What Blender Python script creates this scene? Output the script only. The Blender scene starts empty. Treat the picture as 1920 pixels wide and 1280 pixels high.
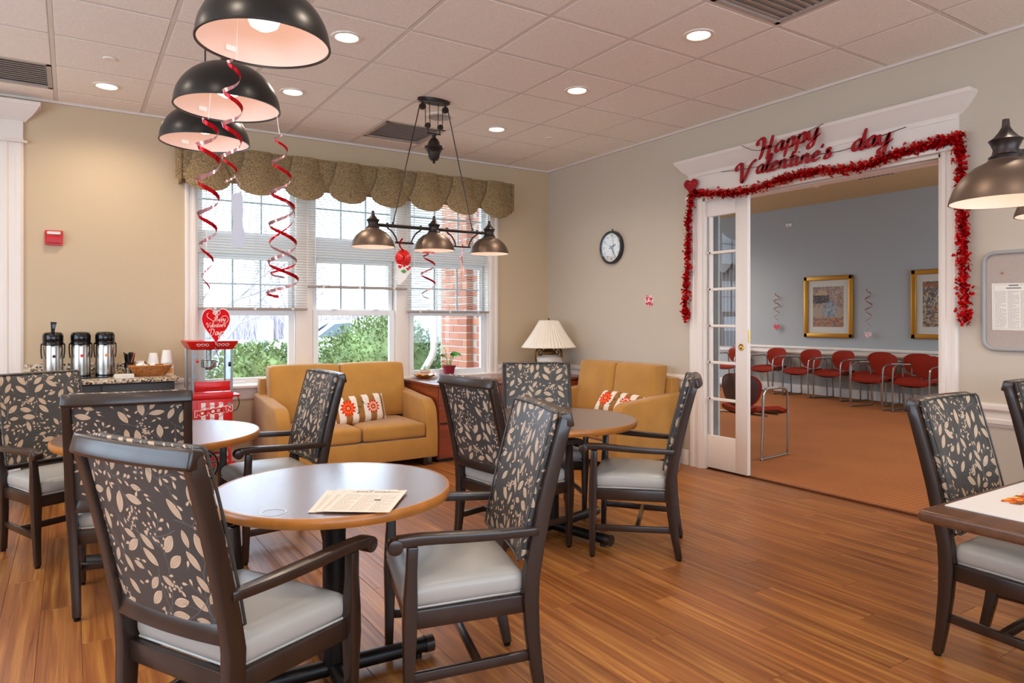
import bpy, bmesh, math, random
import numpy as np
from mathutils import Vector, Matrix
PI = math.pi
rnd = random.Random(7)
SC = bpy.context.scene
COL = SC.collection

# ------------------------------------------------------------------ camera, sky, exposure
YAW = math.atan(827 / 1290.0)
cd = bpy.data.cameras.new('camera')
cam = bpy.data.objects.new('camera', cd)
COL.objects.link(cam)
cam.location = (0, 0, 1.33)
cam.rotation_euler = (PI / 2, 0, -YAW)
cd.sensor_width = 36.0
cd.lens = 1290.0 / 1920 * 36
cd.shift_y = -42 / 1920.0
cd.clip_start = 0.05
cd.clip_end = 300
SC.camera = cam

w = bpy.data.worlds.new('sky')
SC.world = w
w.use_nodes = True
bg = w.node_tree.nodes['Background']
bg.inputs['Color'].default_value = (0.66, 0.82, 1.0, 1)
bg.inputs['Strength'].default_value = 7.6

SC.view_settings.view_transform = 'Standard'
SC.view_settings.look = 'None'
SC.view_settings.gamma = 1
SC.view_settings.exposure = -0.17
SC.view_settings.use_curve_mapping = False
SC.cycles.max_bounces = 10
SC.cycles.diffuse_bounces = 5
SC.cycles.glossy_bounces = 4
SC.cycles.transparent_max_bounces = 24
SC.cycles.caustics_reflective = False
SC.cycles.caustics_refractive = False
SC.cycles.sample_clamp_indirect = 6

CAN_W = 46.0        # ceiling can lamps
DOME_W = 0.5       # dome pendants
ISLE_W = 0.8        # pulley fixtures
FAR_W = 200.0        # unseen lamps added to light the far room
WARM = (1.0, 0.83, 0.66)

# ------------------------------------------------------------------ helpers
def lin(h):
    h = h.lstrip('#')
    c = [int(h[i:i + 2], 16) / 255 for i in (0, 2, 4)]
    return tuple(x / 12.92 if x <= 0.04045 else ((x + 0.055) / 1.055) ** 2.4 for x in c) + (1,)

class MB:
    def __init__(s):
        s.v = []; s.f = []; s.uv = []; s.mi = []; s.m = 0
    def add(s, vs, fs, uvs=None):
        b = len(s.v)
        s.v += [tuple(p) for p in vs]
        for i, f in enumerate(fs):
            s.f.append([b + k for k in f])
            s.mi.append(s.m)
            s.uv.append(uvs[i] if uvs else [(0, 0)] * len(f))
        return b
    def box(s, x0, y0, z0, x1, y1, z1):
        v = [(x0, y0, z0), (x1, y0, z0), (x1, y1, z0), (x0, y1, z0), (x0, y0, z1), (x1, y0, z1), (x1, y1, z1), (x0, y1, z1)]
        s.add(v, [(3, 2, 1, 0), (4, 5, 6, 7), (0, 1, 5, 4), (1, 2, 6, 5), (2, 3, 7, 6), (3, 0, 4, 7)])
        return s
    def cbox(s, c, d, rz=0.0):
        a, b, e = d[0] / 2, d[1] / 2, d[2] / 2
        ct, st = math.cos(rz), math.sin(rz)
        n = len(s.v)
        s.box(-a, -b, -e, a, b, e)
        for i in range(n, len(s.v)):
            x, y, z = s.v[i]
            s.v[i] = (c[0] + ct * x - st * y, c[1] + st * x + ct * y, c[2] + z)
        return s
    def tube(s, pts, r, n=8, closed=False, cap=True, flat=None):
        pts = [Vector(p) for p in pts]
        N = len(pts)
        rs = r if isinstance(r, (list, tuple)) else [r] * N
        T = []
        for i in range(N):
            if closed:
                t = pts[(i + 1) % N] - pts[i - 1]
            else:
                t = pts[min(i + 1, N - 1)] - pts[max(i - 1, 0)]
            if t.length < 1e-9: t = Vector((0, 0, 1))
            T.append(t.normalized())
        up = Vector((0, 0, 1)) if abs(T[0].z) < 0.9 else Vector((1, 0, 0))
        u = T[0].cross(up).normalized()
        vs = []
        for i in range(N):
            u = u - T[i] * u.dot(T[i])
            u.normalize()
            w_ = T[i].cross(u)
            for k in range(n):
                a = 2 * PI * k / n
                p = pts[i] + (u * math.cos(a) + w_ * math.sin(a)) * rs[i]
                vs.append(p)
        fs = []
        M = N if closed else N - 1
        for i in range(M):
            j = (i + 1) % N
            for k in range(n):
                l = (k + 1) % n
                fs.append((i * n + k, i * n + l, j * n + l, j * n + k))
        if not closed and cap:
            fs.append(tuple(range(n - 1, -1, -1)))
            fs.append(tuple((N - 1) * n + k for k in range(n)))
        s.add(vs, fs)
        return s
    def bar(s, pts, sec, side=(1, 0, 0)):
        """rectangular section swept along pts; sec = [(w,h)..] with w along side"""
        pts = [Vector(p) for p in pts]
        N = len(pts)
        sec = sec if isinstance(sec, list) else [sec] * N
        side = Vector(side)
        vs = []
        for i in range(N):
            t = (pts[min(i + 1, N - 1)] - pts[max(i - 1, 0)]).normalized()
            a = (side - t * side.dot(t)).normalized()
            b = t.cross(a)
            w_, h_ = sec[i][0] / 2, sec[i][1] / 2
            for (p, q) in ((-1, -1), (1, -1), (1, 1), (-1, 1)):
                vs.append(pts[i] + a * p * w_ + b * q * h_)
        fs = []
        for i in range(N - 1):
            for k in range(4):
                l = (k + 1) % 4
                fs.append((i * 4 + k, i * 4 + l, i * 4 + 4 + l, i * 4 + 4 + k))
        fs.append((3, 2, 1, 0))
        e = (N - 1) * 4
        fs.append((e, e + 1, e + 2, e + 3))
        s.add(vs, fs)
        return s
    def lathe(s, prof, n=32, c=(0, 0, 0), close=False):
        vs = []; fs = []
        m = len(prof)
        for k in range(n):
            a = 2 * PI * k / n
            for (r, z) in prof:
                vs.append((c[0] + r * math.cos(a), c[1] + r * math.sin(a), c[2] + z))
        for k in range(n):
            l = (k + 1) % n
            for i in range(m - 1 + (1 if close else 0)):
                j = (i + 1) % m
                fs.append((k * m + i, l * m + i, l * m + j, k * m + j))
        s.add(vs, fs)
        return s
    def prism(s, poly, t0, t1, mp):
        """poly = 2D outline, extruded from t0 to t1; mp(u,v,t)->xyz"""
        n = len(poly)
        vs = [mp(u, v, t0) for u, v in poly] + [mp(u, v, t1) for u, v in poly]
        fs = [tuple(range(n - 1, -1, -1)), tuple(range(n, 2 * n))]
        for i in range(n):
            j = (i + 1) % n
            fs.append((i, j, n + j, n + i))
        uvs = [[poly[k] for k in f] if max(f) < n else [poly[k - n] if k >= n else poly[k] for k in f] for f in fs]
        s.add(vs, fs, uvs)
        return s
    def grid(s, fn, nu, nv, uvf=None, wrapu=False):
        vs = [fn(i / nu, j / nv) for i in range(nu + (0 if wrapu else 1)) for j in range(nv + 1)]
        m = nv + 1
        R = nu if wrapu else nu + 1
        fs = []; uvs = []
        for i in range(nu):
            for j in range(nv):
                i2 = (i + 1) % R
                fs.append((i * m + j, i2 * m + j, i2 * m + j + 1, i * m + j + 1))
                uu = [(i / nu, j / nv), ((i + 1) / nu, j / nv), ((i + 1) / nu, (j + 1) / nv), (i / nu, (j + 1) / nv)]
                uvs.append([uvf(*q) for q in uu] if uvf else uu)
        s.add(vs, fs, uvs)
        return s
    def rbox(s, c, d, r, n=6, crown=(0, 0, 0), fn=None, uvk=None):
        """rounded box with softly crowned faces; uvk=(axis,axis,scale) lays a print"""
        h = [x / 2 for x in d]
        r = min(r, min(h) * 0.98)
        ts = []
        for i in range(n + 1):
            a = -1 + 2 * i / n
            ts.append(math.copysign(abs(a) ** 0.6, a))
        key = {}; vs = []; fs = []; uvs = []
        def pt(p):
            q = [max(-(h[i] - r), min(h[i] - r, p[i] * h[i])) for i in range(3)]
            dv = Vector([p[i] * h[i] - q[i] for i in range(3)])
            if dv.length > 1e-9: dv = dv.normalized() * r
            o = [q[i] + dv[i] for i in range(3)]
            for i in range(3):
                if crown[i]:
                    j, k = (i + 1) % 3, (i + 2) % 3
                    o[i] += math.copysign(1, p[i]) * abs(p[i]) * crown[i] * (1 - p[j] ** 2) * (1 - p[k] ** 2)
            o = [o[i] + c[i] for i in range(3)]
            return fn(*o) if fn else tuple(o)
        def idx(p):
            kk = tuple(round(x, 5) for x in p)
            if kk not in key:
                key[kk] = len(vs); vs.append(pt(p))
            return key[kk]
        for ax in range(3):
            for sg in (-1, 1):
                j, k = (ax + 1) % 3, (ax + 2) % 3
                for a in range(n):
                    for b in range(n):
                        P4 = []
                        for (aa, bb) in ((a, b), (a + 1, b), (a + 1, b + 1), (a, b + 1)):
                            p = [0, 0, 0]; p[ax] = sg; p[j] = ts[aa]; p[k] = ts[bb]
                            P4.append(p)
                        if sg < 0: P4 = P4[::-1]
                        fs.append([idx(p) for p in P4])
                        if uvk:
                            uvs.append([((p[uvk[0]] * h[uvk[0]] + (p[uvk[3]] * h[uvk[3]] if len(uvk) > 3 else 0)) * uvk[2] + .5, p[uvk[1]] * h[uvk[1]] * uvk[2] + .5) for p in P4])
                        else:
                            uvs.append([(p[j], p[k]) for p in P4])
        s.add(vs, fs, uvs)
        return s
    def xf(s, fn, start=0):
        for i in range(start, len(s.v)): s.v[i] = tuple(fn(*s.v[i]))
        return s
    def mesh(s, name, mats, bevel=0, seg=2, smooth=True, ang=35):
        me = bpy.data.meshes.new(name)
        me.from_pydata(s.v, [], s.f)
        mats = mats if isinstance(mats, (list, tuple)) else [mats]
        for m in mats: me.materials.append(m)
        uvl = me.uv_layers.new(name='UVMap')
        flat = [c for f in s.uv for p in f for c in p]
        uvl.data.foreach_set('uv', flat)
        me.polygons.foreach_set('material_index', s.mi)
        bm = bmesh.new(); bm.from_mesh(me)
        if bevel:
            ed = [e for e in bm.edges if len(e.link_faces) == 2 and e.calc_face_angle(0) > math.radians(30)]
            bmesh.ops.bevel(bm, geom=ed, offset=bevel, segments=seg, profile=0.5, affect='EDGES', clamp_overlap=True)
        bmesh.ops.recalc_face_normals(bm, faces=bm.faces)
        bm.to_mesh(me); bm.free()
        if smooth:
            me.polygons.foreach_set('use_smooth', [True] * len(me.polygons))
            me.set_sharp_from_angle(angle=math.radians(ang))
        me.update()
        return me
    def build(s, name, mats, parent=None, loc=(0, 0, 0), rot=(0, 0, 0), **k):
        return link(name, s.mesh(name, mats, **k), parent, loc, rot)

def link(name, me, parent=None, loc=(0, 0, 0), rot=(0, 0, 0)):
    o = bpy.data.objects.new(name, me)
    COL.objects.link(o)
    o.location = loc; o.rotation_euler = rot
    if parent is not None: o.parent = parent
    return o

def tag(o, label=None, cat=None, group=None, kind=None):
    if label: o['label'] = label
    if cat: o['category'] = cat
    if group: o['group'] = group
    if kind: o['kind'] = kind
    return o

def empty(name, loc=(0, 0, 0), rz=0.0, label=None, cat=None, group=None, kind=None):
    o = bpy.data.objects.new(name, None)
    COL.objects.link(o)
    o.empty_display_size = .1
    o.location = loc; o.rotation_euler = (0, 0, rz)
    return tag(o, label, cat, group, kind)

KIDS = {}
def copy_tree(o, parent=None):
    c = o.copy(); COL.objects.link(c)
    if parent is not None: c.parent = parent
    for ch in [q for q in list(o.children)]: copy_tree(ch, c)
    return c

def lamp(name, typ, loc, power, color, parent=None, size=.05, spot=None, rot=(0, 0, 0)):
    l = bpy.data.lights.new(name, typ)
    l.energy = power; l.color = color
    if typ in ('POINT', 'SPOT'): l.shadow_soft_size = size
    if typ == 'SPOT':
        l.spot_size = math.radians(spot); l.spot_blend = 0.8
    o = bpy.data.objects.new(name, l); COL.objects.link(o)
    o.location = loc; o.rotation_euler = rot
    if parent is not None: o.parent = parent
    return o

def cr(pts, n=8, closed=False):
    """Catmull-Rom resample of a list of tuples"""
    P_ = [np.array(p, float) for p in pts]
    N = len(P_); out = []
    for i in range(N if closed else N - 1):
        if closed: a, b, c, d = P_[i - 1], P_[i], P_[(i + 1) % N], P_[(i + 2) % N]
        else: a, b, c, d = P_[max(i - 1, 0)], P_[i], P_[i + 1], P_[min(i + 2, N - 1)]
        for k in range(n):
            t = k / n
            out.append(tuple(0.5 * ((2 * b) + (-a + c) * t + (2 * a - 5 * b + 4 * c - d) * t * t + (-a + 3 * b - 3 * c + d) * t ** 3)))
    if not closed: out.append(tuple(P_[-1]))
    return out

# ------------------------------------------------------------------ materials
def M(name, col, rough=.5, metal=0.0, spec=.5, noise=None, bump=None, emit=None, coat=0, sheen=0, trans=None, alpha=None):
    m = bpy.data.materials.new(name); m.use_nodes = True
    nt = m.node_tree; b = nt.nodes['Principled BSDF']
    c = lin(col) if isinstance(col, str) else tuple(col) + ((1,) if len(col) == 3 else ())
    b.inputs['Base Color'].default_value = c
    b.inputs['Roughness'].default_value = rough
    b.inputs['Metallic'].default_value = metal
    b.inputs['Specular IOR Level'].default_value = spec
    if coat: b.inputs['Coat Weight'].default_value = coat; b.inputs['Coat Roughness'].default_value = .12
    if sheen: b.inputs['Sheen Weight'].default_value = sheen
    if emit:
        b.inputs['Emission Color'].default_value = lin(emit[0]); b.inputs['Emission Strength'].default_value = emit[1]
    tc = nt.nodes.new('ShaderNodeTexCoord')
    if noise:   # (scale, amount, (sx,sy,sz))
        mp = nt.nodes.new('ShaderNodeMapping'); nt.links.new(tc.outputs['Object'], mp.inputs['Vector'])
        mp.inputs['Scale'].default_value = noise[2] if len(noise) > 2 else (1, 1, 1)
        n = nt.nodes.new('ShaderNodeTexNoise'); n.inputs['Scale'].default_value = noise[0]; n.inputs['Detail'].default_value = 5
        nt.links.new(mp.outputs['Vector'], n.inputs['Vector'])
        r = nt.nodes.new('ShaderNodeValToRGB')
        k = noise[1]
        r.color_ramp.elements[0].position = .3; r.color_ramp.elements[1].position = .7
        r.color_ramp.elements[0].color = tuple(x * (1 - k) for x in c[:3]) + (1,)
        r.color_ramp.elements[1].color = tuple(min(1, x * (1 + k)) for x in c[:3]) + (1,)
        nt.links.new(n.outputs['Fac'], r.inputs['Fac']); nt.links.new(r.outputs['Color'], b.inputs['Base Color'])
    if bump:    # (scale, strength, (sx,sy,sz))
        mp = nt.nodes.new('ShaderNodeMapping'); nt.links.new(tc.outputs['Object'], mp.inputs['Vector'])
        mp.inputs['Scale'].default_value = bump[2] if len(bump) > 2 else (1, 1, 1)
        n = nt.nodes.new('ShaderNodeTexNoise'); n.inputs['Scale'].default_value = bump[0]; n.inputs['Detail'].default_value = 4
        nt.links.new(mp.outputs['Vector'], n.inputs['Vector'])
        bp = nt.nodes.new('ShaderNodeBump'); bp.inputs['Strength'].default_value = bump[1]; bp.inputs['Distance'].default_value = .004
        nt.links.new(n.outputs['Fac'], bp.inputs['Height']); nt.links.new(bp.outputs['Normal'], b.inputs['Normal'])
    return m

def N(m, t, **k):
    n = m.node_tree.nodes.new(t)
    for a, v in k.items(): setattr(n, a, v)
    return n
def L(m, a, b): m.node_tree.links.new(a, b)
def bsdf(m): return m.node_tree.nodes['Principled BSDF']

def glass_mat(name, tint=(1, 1, 1), refl=1.0):
    m = bpy.data.materials.new(name); m.use_nodes = True
    nt = m.node_tree; nt.nodes.clear()
    o = N(m, 'ShaderNodeOutputMaterial'); tr = N(m, 'ShaderNodeBsdfTransparent'); gl = N(m, 'ShaderNodeBsdfGlossy')
    mx = N(m, 'ShaderNodeMixShader'); lw = N(m, 'ShaderNodeLayerWeight'); lw.inputs['Blend'].default_value = .5
    pw = N(m, 'ShaderNodeMath', operation='POWER'); pw.inputs[1].default_value = 4; fr = N(m, 'ShaderNodeMath', operation='MULTIPLY_ADD'); fr.inputs[1].default_value = .75; fr.inputs[2].default_value = .05
    L(m, lw.outputs['Facing'], pw.inputs[0]); L(m, pw.outputs[0], fr.inputs[0])
    tr.inputs['Color'].default_value = tint + (1,); gl.inputs['Roughness'].default_value = .02
    gl.inputs['Color'].default_value = (refl, refl, refl, 1)
    L(m, fr.outputs[0], mx.inputs[0]); L(m, tr.outputs[0], mx.inputs[1]); L(m, gl.outputs[0], mx.inputs[2]); L(m, mx.outputs[0], o.inputs[0])
    return m

def image_mat(name, arr, rough=.6, spec=.4, rand=False, ext='REPEAT', bump=None, coat=0):
    """print drawn in this script with numpy (H,W,3 sRGB 0..1)"""
    H_, W_ = arr.shape[:2]
    im = bpy.data.images.new(name, W_, H_)
    px = np.ones((H_, W_, 4), np.float32); px[..., :3] = np.clip(arr, 0, 1)
    im.pixels.foreach_set(px.ravel()); im.update(); im.pack()
    m = M(name, '#808080', rough, 0, spec, coat=coat)
    t = N(m, 'ShaderNodeTexImage'); t.image = im; t.extension = ext
    uv = N(m, 'ShaderNodeUVMap'); uv.uv_map = 'UVMap'
    if rand:
        oi = N(m, 'ShaderNodeObjectInfo'); mu = N(m, 'ShaderNodeVectorMath', operation='MULTIPLY'); ad = N(m, 'ShaderNodeVectorMath', operation='ADD')
        cb = N(m, 'ShaderNodeCombineXYZ')
        L(m, oi.outputs['Random'], cb.inputs[0]); L(m, oi.outputs['Random'], cb.inputs[1])
        mu.inputs[1].default_value = (7.3, 3.1, 0)
        L(m, cb.outputs[0], mu.inputs[0]); L(m, mu.outputs[0], ad.inputs[0]); L(m, uv.outputs[0], ad.inputs[1]); L(m, ad.outputs[0], t.inputs[0])
    else: L(m, uv.outputs[0], t.inputs[0])
    L(m, t.outputs['Color'], bsdf(m).inputs['Base Color'])
    if bump:
        tc = N(m, 'ShaderNodeTexCoord'); n = N(m, 'ShaderNodeTexNoise'); n.inputs['Scale'].default_value = bump[0]
        L(m, tc.outputs['Object'], n.inputs['Vector'])
        bp = N(m, 'ShaderNodeBump'); bp.inputs['Strength'].default_value = bump[1]; bp.inputs['Distance'].default_value = .003
        L(m, n.outputs['Fac'], bp.inputs['Height']); L(m, bp.outputs['Normal'], bsdf(m).inputs['Normal'])
    return m

class Ras:
    """small anti-aliased raster painter (wraps around at the borders)"""
    def __init__(s, W_, H_, bgc, wrap=True):
        s.W, s.H = W_, H_
        s.a = np.ones((H_, W_, 3), np.float32) * np.array(bgc, np.float32)
        s.occ = np.zeros((H_, W_), bool); s.wrap = wrap
    def _pt(s, cx, cy, R):
        x0, x1 = int(cx - R) - 1, int(cx + R) + 2
        y0, y1 = int(cy - R) - 1, int(cy + R) + 2
        xs = np.arange(x0, x1); ys = np.arange(y0, y1)
        if s.wrap: return xs, ys, np.ix_(ys % s.H, xs % s.W)
        xs = xs[(xs >= 0) & (xs < s.W)]; ys = ys[(ys >= 0) & (ys < s.H)]
        return xs, ys, np.ix_(ys, xs)
    def put(s, ix, cov, col):
        cov = np.clip(cov, 0, 1)[..., None]
        s.a[ix] = s.a[ix] * (1 - cov) + np.array(col, np.float32) * cov
    def leaf(s, cx, cy, ang, ln, wd, col, vein=None, check=False, tear=0.0):
        xs, ys, ix = s._pt(cx, cy, ln * .6 + 2)
        X, Y = np.meshgrid(xs - cx, ys - cy)
        u = (X * math.cos(ang) + Y * math.sin(ang)) / (ln / 2)
        v = -X * math.sin(ang) + Y * math.cos(ang)
        prof = np.clip(1 - u * u, 0, 1) ** .8 * (1 + tear * u)
        d = wd / 2 * prof - np.abs(v)
        cov = np.where(np.abs(u) < 1, d + .5, -1)
        if check:
            inside = cov > 0
            if inside.sum() and (s.occ[ix] & inside).sum() > .04 * inside.sum(): return False
        s.occ[ix] |= cov > -2.5
        s.put(ix, cov, col)
        if vein is not None:
            lim = np.where(np.abs(u) < .82, 1, 0)
            for k in (-.45, 0, .45):
                dv = np.abs(v - k * wd / 2 * prof)
                s.put(ix, (1.3 - dv) * lim, vein)
        return True
    def dot(s, cx, cy, r, col):
        xs, ys, ix = s._pt(cx, cy, r + 2)
        X, Y = np.meshgrid(xs - cx, ys - cy)
        s.put(ix, r + .5 - np.hypot(X, Y), col); s.occ[ix] |= np.hypot(X, Y) < r + 2
    def line(s, p, q, wd, col):
        n = max(2, int(math.hypot(q[0] - p[0], q[1] - p[1]) / max(1, wd * .6)))
        for i in range(n + 1):
            t = i / n
            cx, cy = p[0] + (q[0] - p[0]) * t, p[1] + (q[1] - p[1]) * t
            xs, ys, ix = s._pt(cx, cy, wd / 2 + 1)
            X, Y = np.meshgrid(xs - cx, ys - cy)
            s.put(ix, wd / 2 + .5 - np.hypot(X, Y), col)
    def rect(s, x0, y0, x1, y1, col):
        s.a[max(0, int(y0)):int(y1), max(0, int(x0)):int(x1)] = col

def leaf_fabric():
    S = 1024
    R = Ras(S, S, (.255, .252, .247))
    cream = (.80, .70, .60); stem = (.42, .42, .42); vein = (.33, .29, .25)
    r = random.Random(5)
    for b in range(8):
        x, y = (b % 3) * S / 3 + r.uniform(-60, 60), (b // 3) * S / 3 + r.uniform(-60, 60)
        a = r.uniform(.5, 2.4) + (PI if b % 2 else 0)
        turn = r.choice((-1, 1)) * r.uniform(.0012, .0022)
        kind = b % 3
        L_ = 0; px, py = x, y; side = 1; nxt = 50
        total = 620
        while L_ < total:
            st = 9
            nx, ny = px + math.cos(a) * st, py + math.sin(a) * st
            R.line((px, py), (nx, ny), 4.5, stem)
            px, py = nx, ny; a += turn * st; L_ += st
            if L_ >= nxt:
                side = -side
                mode = (0, 1, 0, 2)[(kind + int(L_ / 160)) % 4]
                if mode == 0:      # big veined leaves
                    al = a + side * r.uniform(.6, 1.0); ln = r.uniform(120, 165); wd = ln * r.uniform(.36, .46)
                    sx, sy = px + math.cos(al) * 26, py + math.sin(al) * 26
                    cx, cy = sx + math.cos(al) * ln / 2, sy + math.sin(al) * ln / 2
                    if R.leaf(cx, cy, al, ln, wd, cream, vein, True): R.line((px, py), (sx, sy), 4, stem)
                    nxt = L_ + 44
                elif mode == 1:    # bud sprig
                    al = a + side * .9
                    q = (px, py)
                    for k in range(4):
                        e = (q[0] + math.cos(al) * 34, q[1] + math.sin(al) * 34)
                        R.line(q, e, 3.4, stem)
                        for sd in (-1, 1):
                            bl = al + sd * .65; ln = 46
                            s0 = (e[0] + math.cos(bl) * 16, e[1] + math.sin(bl) * 16)
                            c0 = (s0[0] + math.cos(bl) * ln / 2, s0[1] + math.sin(bl) * ln / 2)
                            if R.leaf(c0[0], c0[1], bl, ln, 19, cream, None, True, .5): R.line(e, s0, 3, stem)
                        q = e
                    nxt = L_ + 78
                else:              # berry cluster
                    al = a + side * 1.0
                    e = (px + math.cos(al) * 60, py + math.sin(al) * 60)
                    if not R.occ[int(e[1]) % S, int(e[0]) % S]:
                        R.line((px, py), e, 3.4, stem)
                        for k in range(10):
                            bx, by = e[0] + r.uniform(-44, 44), e[1] + r.uniform(-44, 44)
                            if not R.occ[int(by) % S, int(bx) % S]:
                                R.line(e, (bx, by), 2.4, stem); R.dot(bx, by, r.uniform(7.5, 10), cream)
                    nxt = L_ + 70
    for k in range(420):           # buds and small leaves fill the gaps
        cx, cy = r.uniform(0, S), r.uniform(0, S)
        al = r.uniform(0, 2 * PI)
        big = k < 130
        ln = r.uniform(90, 125) if big else r.uniform(38, 52)
        ok = R.leaf(cx, cy, al, ln, ln * (.42 if big else .38), cream, vein if big else None, True, 0 if big else .5)
        if ok: R.line((cx - math.cos(al) * ln * .5, cy - math.sin(al) * ln * .5), (cx - math.cos(al) * (ln * .5 + 22), cy - math.sin(al) * (ln * .5 + 22)), 3.2, stem)
    return R.a

def pillow_print():
    W_, H_ = 768, 384
    R = Ras(W_, H_, (.62, .43, .22), False)
    for i in range(4): R.rect(40 + i * 192, 0, 135 + i * 192, H_, (.93, .88, .82))
    def flower(cx, cy, rad, c1, c2):
        for ring, (rr, cc, k) in enumerate(((rad, c1, 12), (rad * .72, c2, 12), (rad * .5, c1, 10))):
            for i in range(k):
                al = 2 * PI * i / k + ring * .26
                R.leaf(cx + math.cos(al) * rr * .55, cy + math.sin(al) * rr * .55, al, rr * .95, rr * .36, cc)
        R.dot(cx, cy, rad * .17, (.85, .74, .55)); R.dot(cx + 3, cy + 3, rad * .07, (.35, .35, .25))
    pts = cr([(250, 210), (330, 160), (420, 240), (500, 200)], 12)
    for p, q in zip(pts, pts[1:]): R.line(p, q, 5, (.35, .33, .22))
    for (x, y, a) in ((330, 130, .6), (415, 270, 2.4), (360, 205, -.5)): R.leaf(x, y, a, 66, 24, (.38, .36, .24))
    flower(180, 205, 118, (.86, .20, .08), (.95, .42, .16))
    flower(570, 190, 100, (.80, .22, .10), (.97, .80, .66))
    return R.a

def painting(seed):
    W_, H_ = 300, 380
    r = random.Random(seed)
    R = Ras(W_, H_, (.70, .62, .52), False)
    pal = ((.45, .33, .26), (.72, .55, .38), (.80, .72, .58), (.33, .36, .40), (.55, .52, .52), (.62, .40, .24), (.40, .46, .55), (.30, .25, .20))
    if seed == 1:
        for k in range(500): R.leaf(r.uniform(0, W_), r.uniform(190, H_), r.uniform(0, 3), r.uniform(15, 50), r.uniform(6, 16), r.choice(((.72, .60, .50), (.62, .48, .40), (.76, .66, .60), (.55, .45, .42))))
        for k in range(130): R.leaf(r.uniform(0, 150), r.uniform(225, 300), r.uniform(-.3, .3), r.uniform(15, 40), 9, (.28, .24, .22))
        for i in range(80): R.line((10 + i * .9, 300 + i * .55), (150 - i * .3, 300 + i * .55), 2, (.78, .66, .50))
        for k in range(200): R.leaf(r.gauss(165, 26), r.gauss(150, 42), r.uniform(1.2, 1.9), r.uniform(20, 40), 9, r.choice(((.50, .56, .64), (.62, .66, .70), (.74, .72, .72), (.40, .46, .54))))
        for k in range(300): R.leaf(r.uniform(0, W_), r.uniform(0, 90), r.uniform(-.5, .5), r.uniform(15, 45), 10, r.choice(((.72, .42, .20), (.60, .34, .20), (.44, .40, .42), (.80, .58, .34))))
    else:
        for k in range(900): R.leaf(r.uniform(0, W_), r.uniform(0, H_), r.uniform(0, 3), r.uniform(12, 40), r.uniform(5, 14), r.choice(pal))
        for k in range(300): R.leaf(r.uniform(0, W_), r.uniform(180, H_), r.uniform(.8, 2.2), r.uniform(12, 40), 8, r.choice(((.28, .30, .34), (.40, .44, .50), (.82, .74, .60))))
        for i in range(6): R.rect(110 - i * 6, 150 - i * 24, 260 + i * 6, 162 - i * 24, (.82, .68, .50))
        for i in range(9): R.line((0, 370 - i * 4), (W_, 350 - i * 4), 3, (.66, .36, .18))
    return R.a

def text_page(seed, cols, title_h, box=None, bgc=(.93, .90, .86)):
    W_, H_ = 512, 680
    R = Ras(W_, H_, bgc, False)
    r = random.Random(seed)
    cw = (W_ - 60) / cols
    for c in range(cols):
        y = H_ - title_h
        while y > 36:
            x = 36 + c * cw; e = x + cw - 18 - (r.random() < .2) * r.uniform(20, 80)
            while x < e:
                l = r.uniform(8, 30)
                if not (box and box[0] < x < box[2] and box[1] < y < box[3]): R.rect(x, y - 4, min(x + l, e), y, (.62, .60, .58))
                x += l + 6
            y -= 11
    if box: R.rect(box[0] + 8, box[1] + 8, box[2] - 8, box[3] - 8, (.36, .36, .36))
    return R

m_wall = M('beige wall paint', '#cbb596', .75, 0, .3, bump=(220, .08))
m_wall2 = M('light grey beige wall paint', '#cabdab', .75, 0, .3, bump=(220, .08))
m_trim = M('warm white trim paint', '#eae0d6', .38, 0, .45)
m_tile = M('ceiling tile', '#f3ebe2', .9, 0, .1, noise=(60, .05), bump=(160, .12))
m_grid = M('ceiling grid metal', '#ddd3ca', .5, 0, .3)
m_blue = M('grey blue wall paint', '#adb3b4', .8, 0, .25)
m_tan = M('tan ceiling paint', '#c9b083', .85, 0, .2)
m_white = M('white plastic', '#efece8', .4)
m_vinylw = M('white window vinyl', '#e6e9ec', .35, 0, .5)
m_muntin = M('grey muntin', '#9aa9b0', .4)
m_dark = M('dark espresso wood', '#2c1e17', .30, 0, .5, noise=(14, .25, (1, 1, .15)), coat=.15)
m_seat = M('pale grey vinyl', '#aba8a2', .34, 0, .5, bump=(40, .06))
m_glide = M('black plastic', '#0c0b0b', .4)
m_black = M('black metal', '#14110f', .38, .4)
m_bronze = M('dark bronze', '#3a3230', .38, .75)
m_bronze2 = M('brushed bronze shade', '#6a5a4e', .42, .8)
m_domein = M('white enamel inside', '#eed6cc', .4)
m_bulb = M('glowing bulb', '#ffffff', .5, emit=('#fff0e6', 2.6))
m_lens = M('glowing lens', '#ffffff', .5, emit=('#fff1dc', 9))
m_blackdome = M('black satin dome', '#171615', .33, .25, .6)
m_mustard = M('mustard linen', '#b9853f', .85, 0, .2, noise=(5, .10), bump=(260, .25, (1, 1, .35)), sheen=.25)
m_cherry = M('cherry veneer', '#8a3a17', .32, 0, .5, noise=(9, .28, (.4, .4, 3)), coat=.2)
m_cherrytop = M('cherry veneer top', '#7a3a22', .22, 0, .5, noise=(9, .25, (.4, 3, 3)), coat=.2)
m_steel = M('brushed steel', '#b5b0a8', .24, 1.0)
m_chrome = M('satin chrome', '#a8a39c', .25, .95)
m_blackgloss = M('black gloss plastic', '#0b0b0c', .15)
m_red = M('red paint', '#d01414', .3, 0, .5)
m_redd = M('dark red card', '#a30a1e', .3, .25, .5)
m_redfab = M('rust red fabric', '#8c2410', .85, 0, .2, noise=(60, .15))
m_redback = M('dark plastic shell', '#4a231a', .5)
m_gold = M('gold frame', '#b98022', .35, .55)
m_mat = M('cream mat board', '#e0dccf', .8)
m_brass = M('antique brass', '#6b4a22', .35, .8)
m_brassb = M('bright brass', '#c29a55', .25, .9)
m_cream = M('cream glaze', '#e6ddcd', .22)
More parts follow.
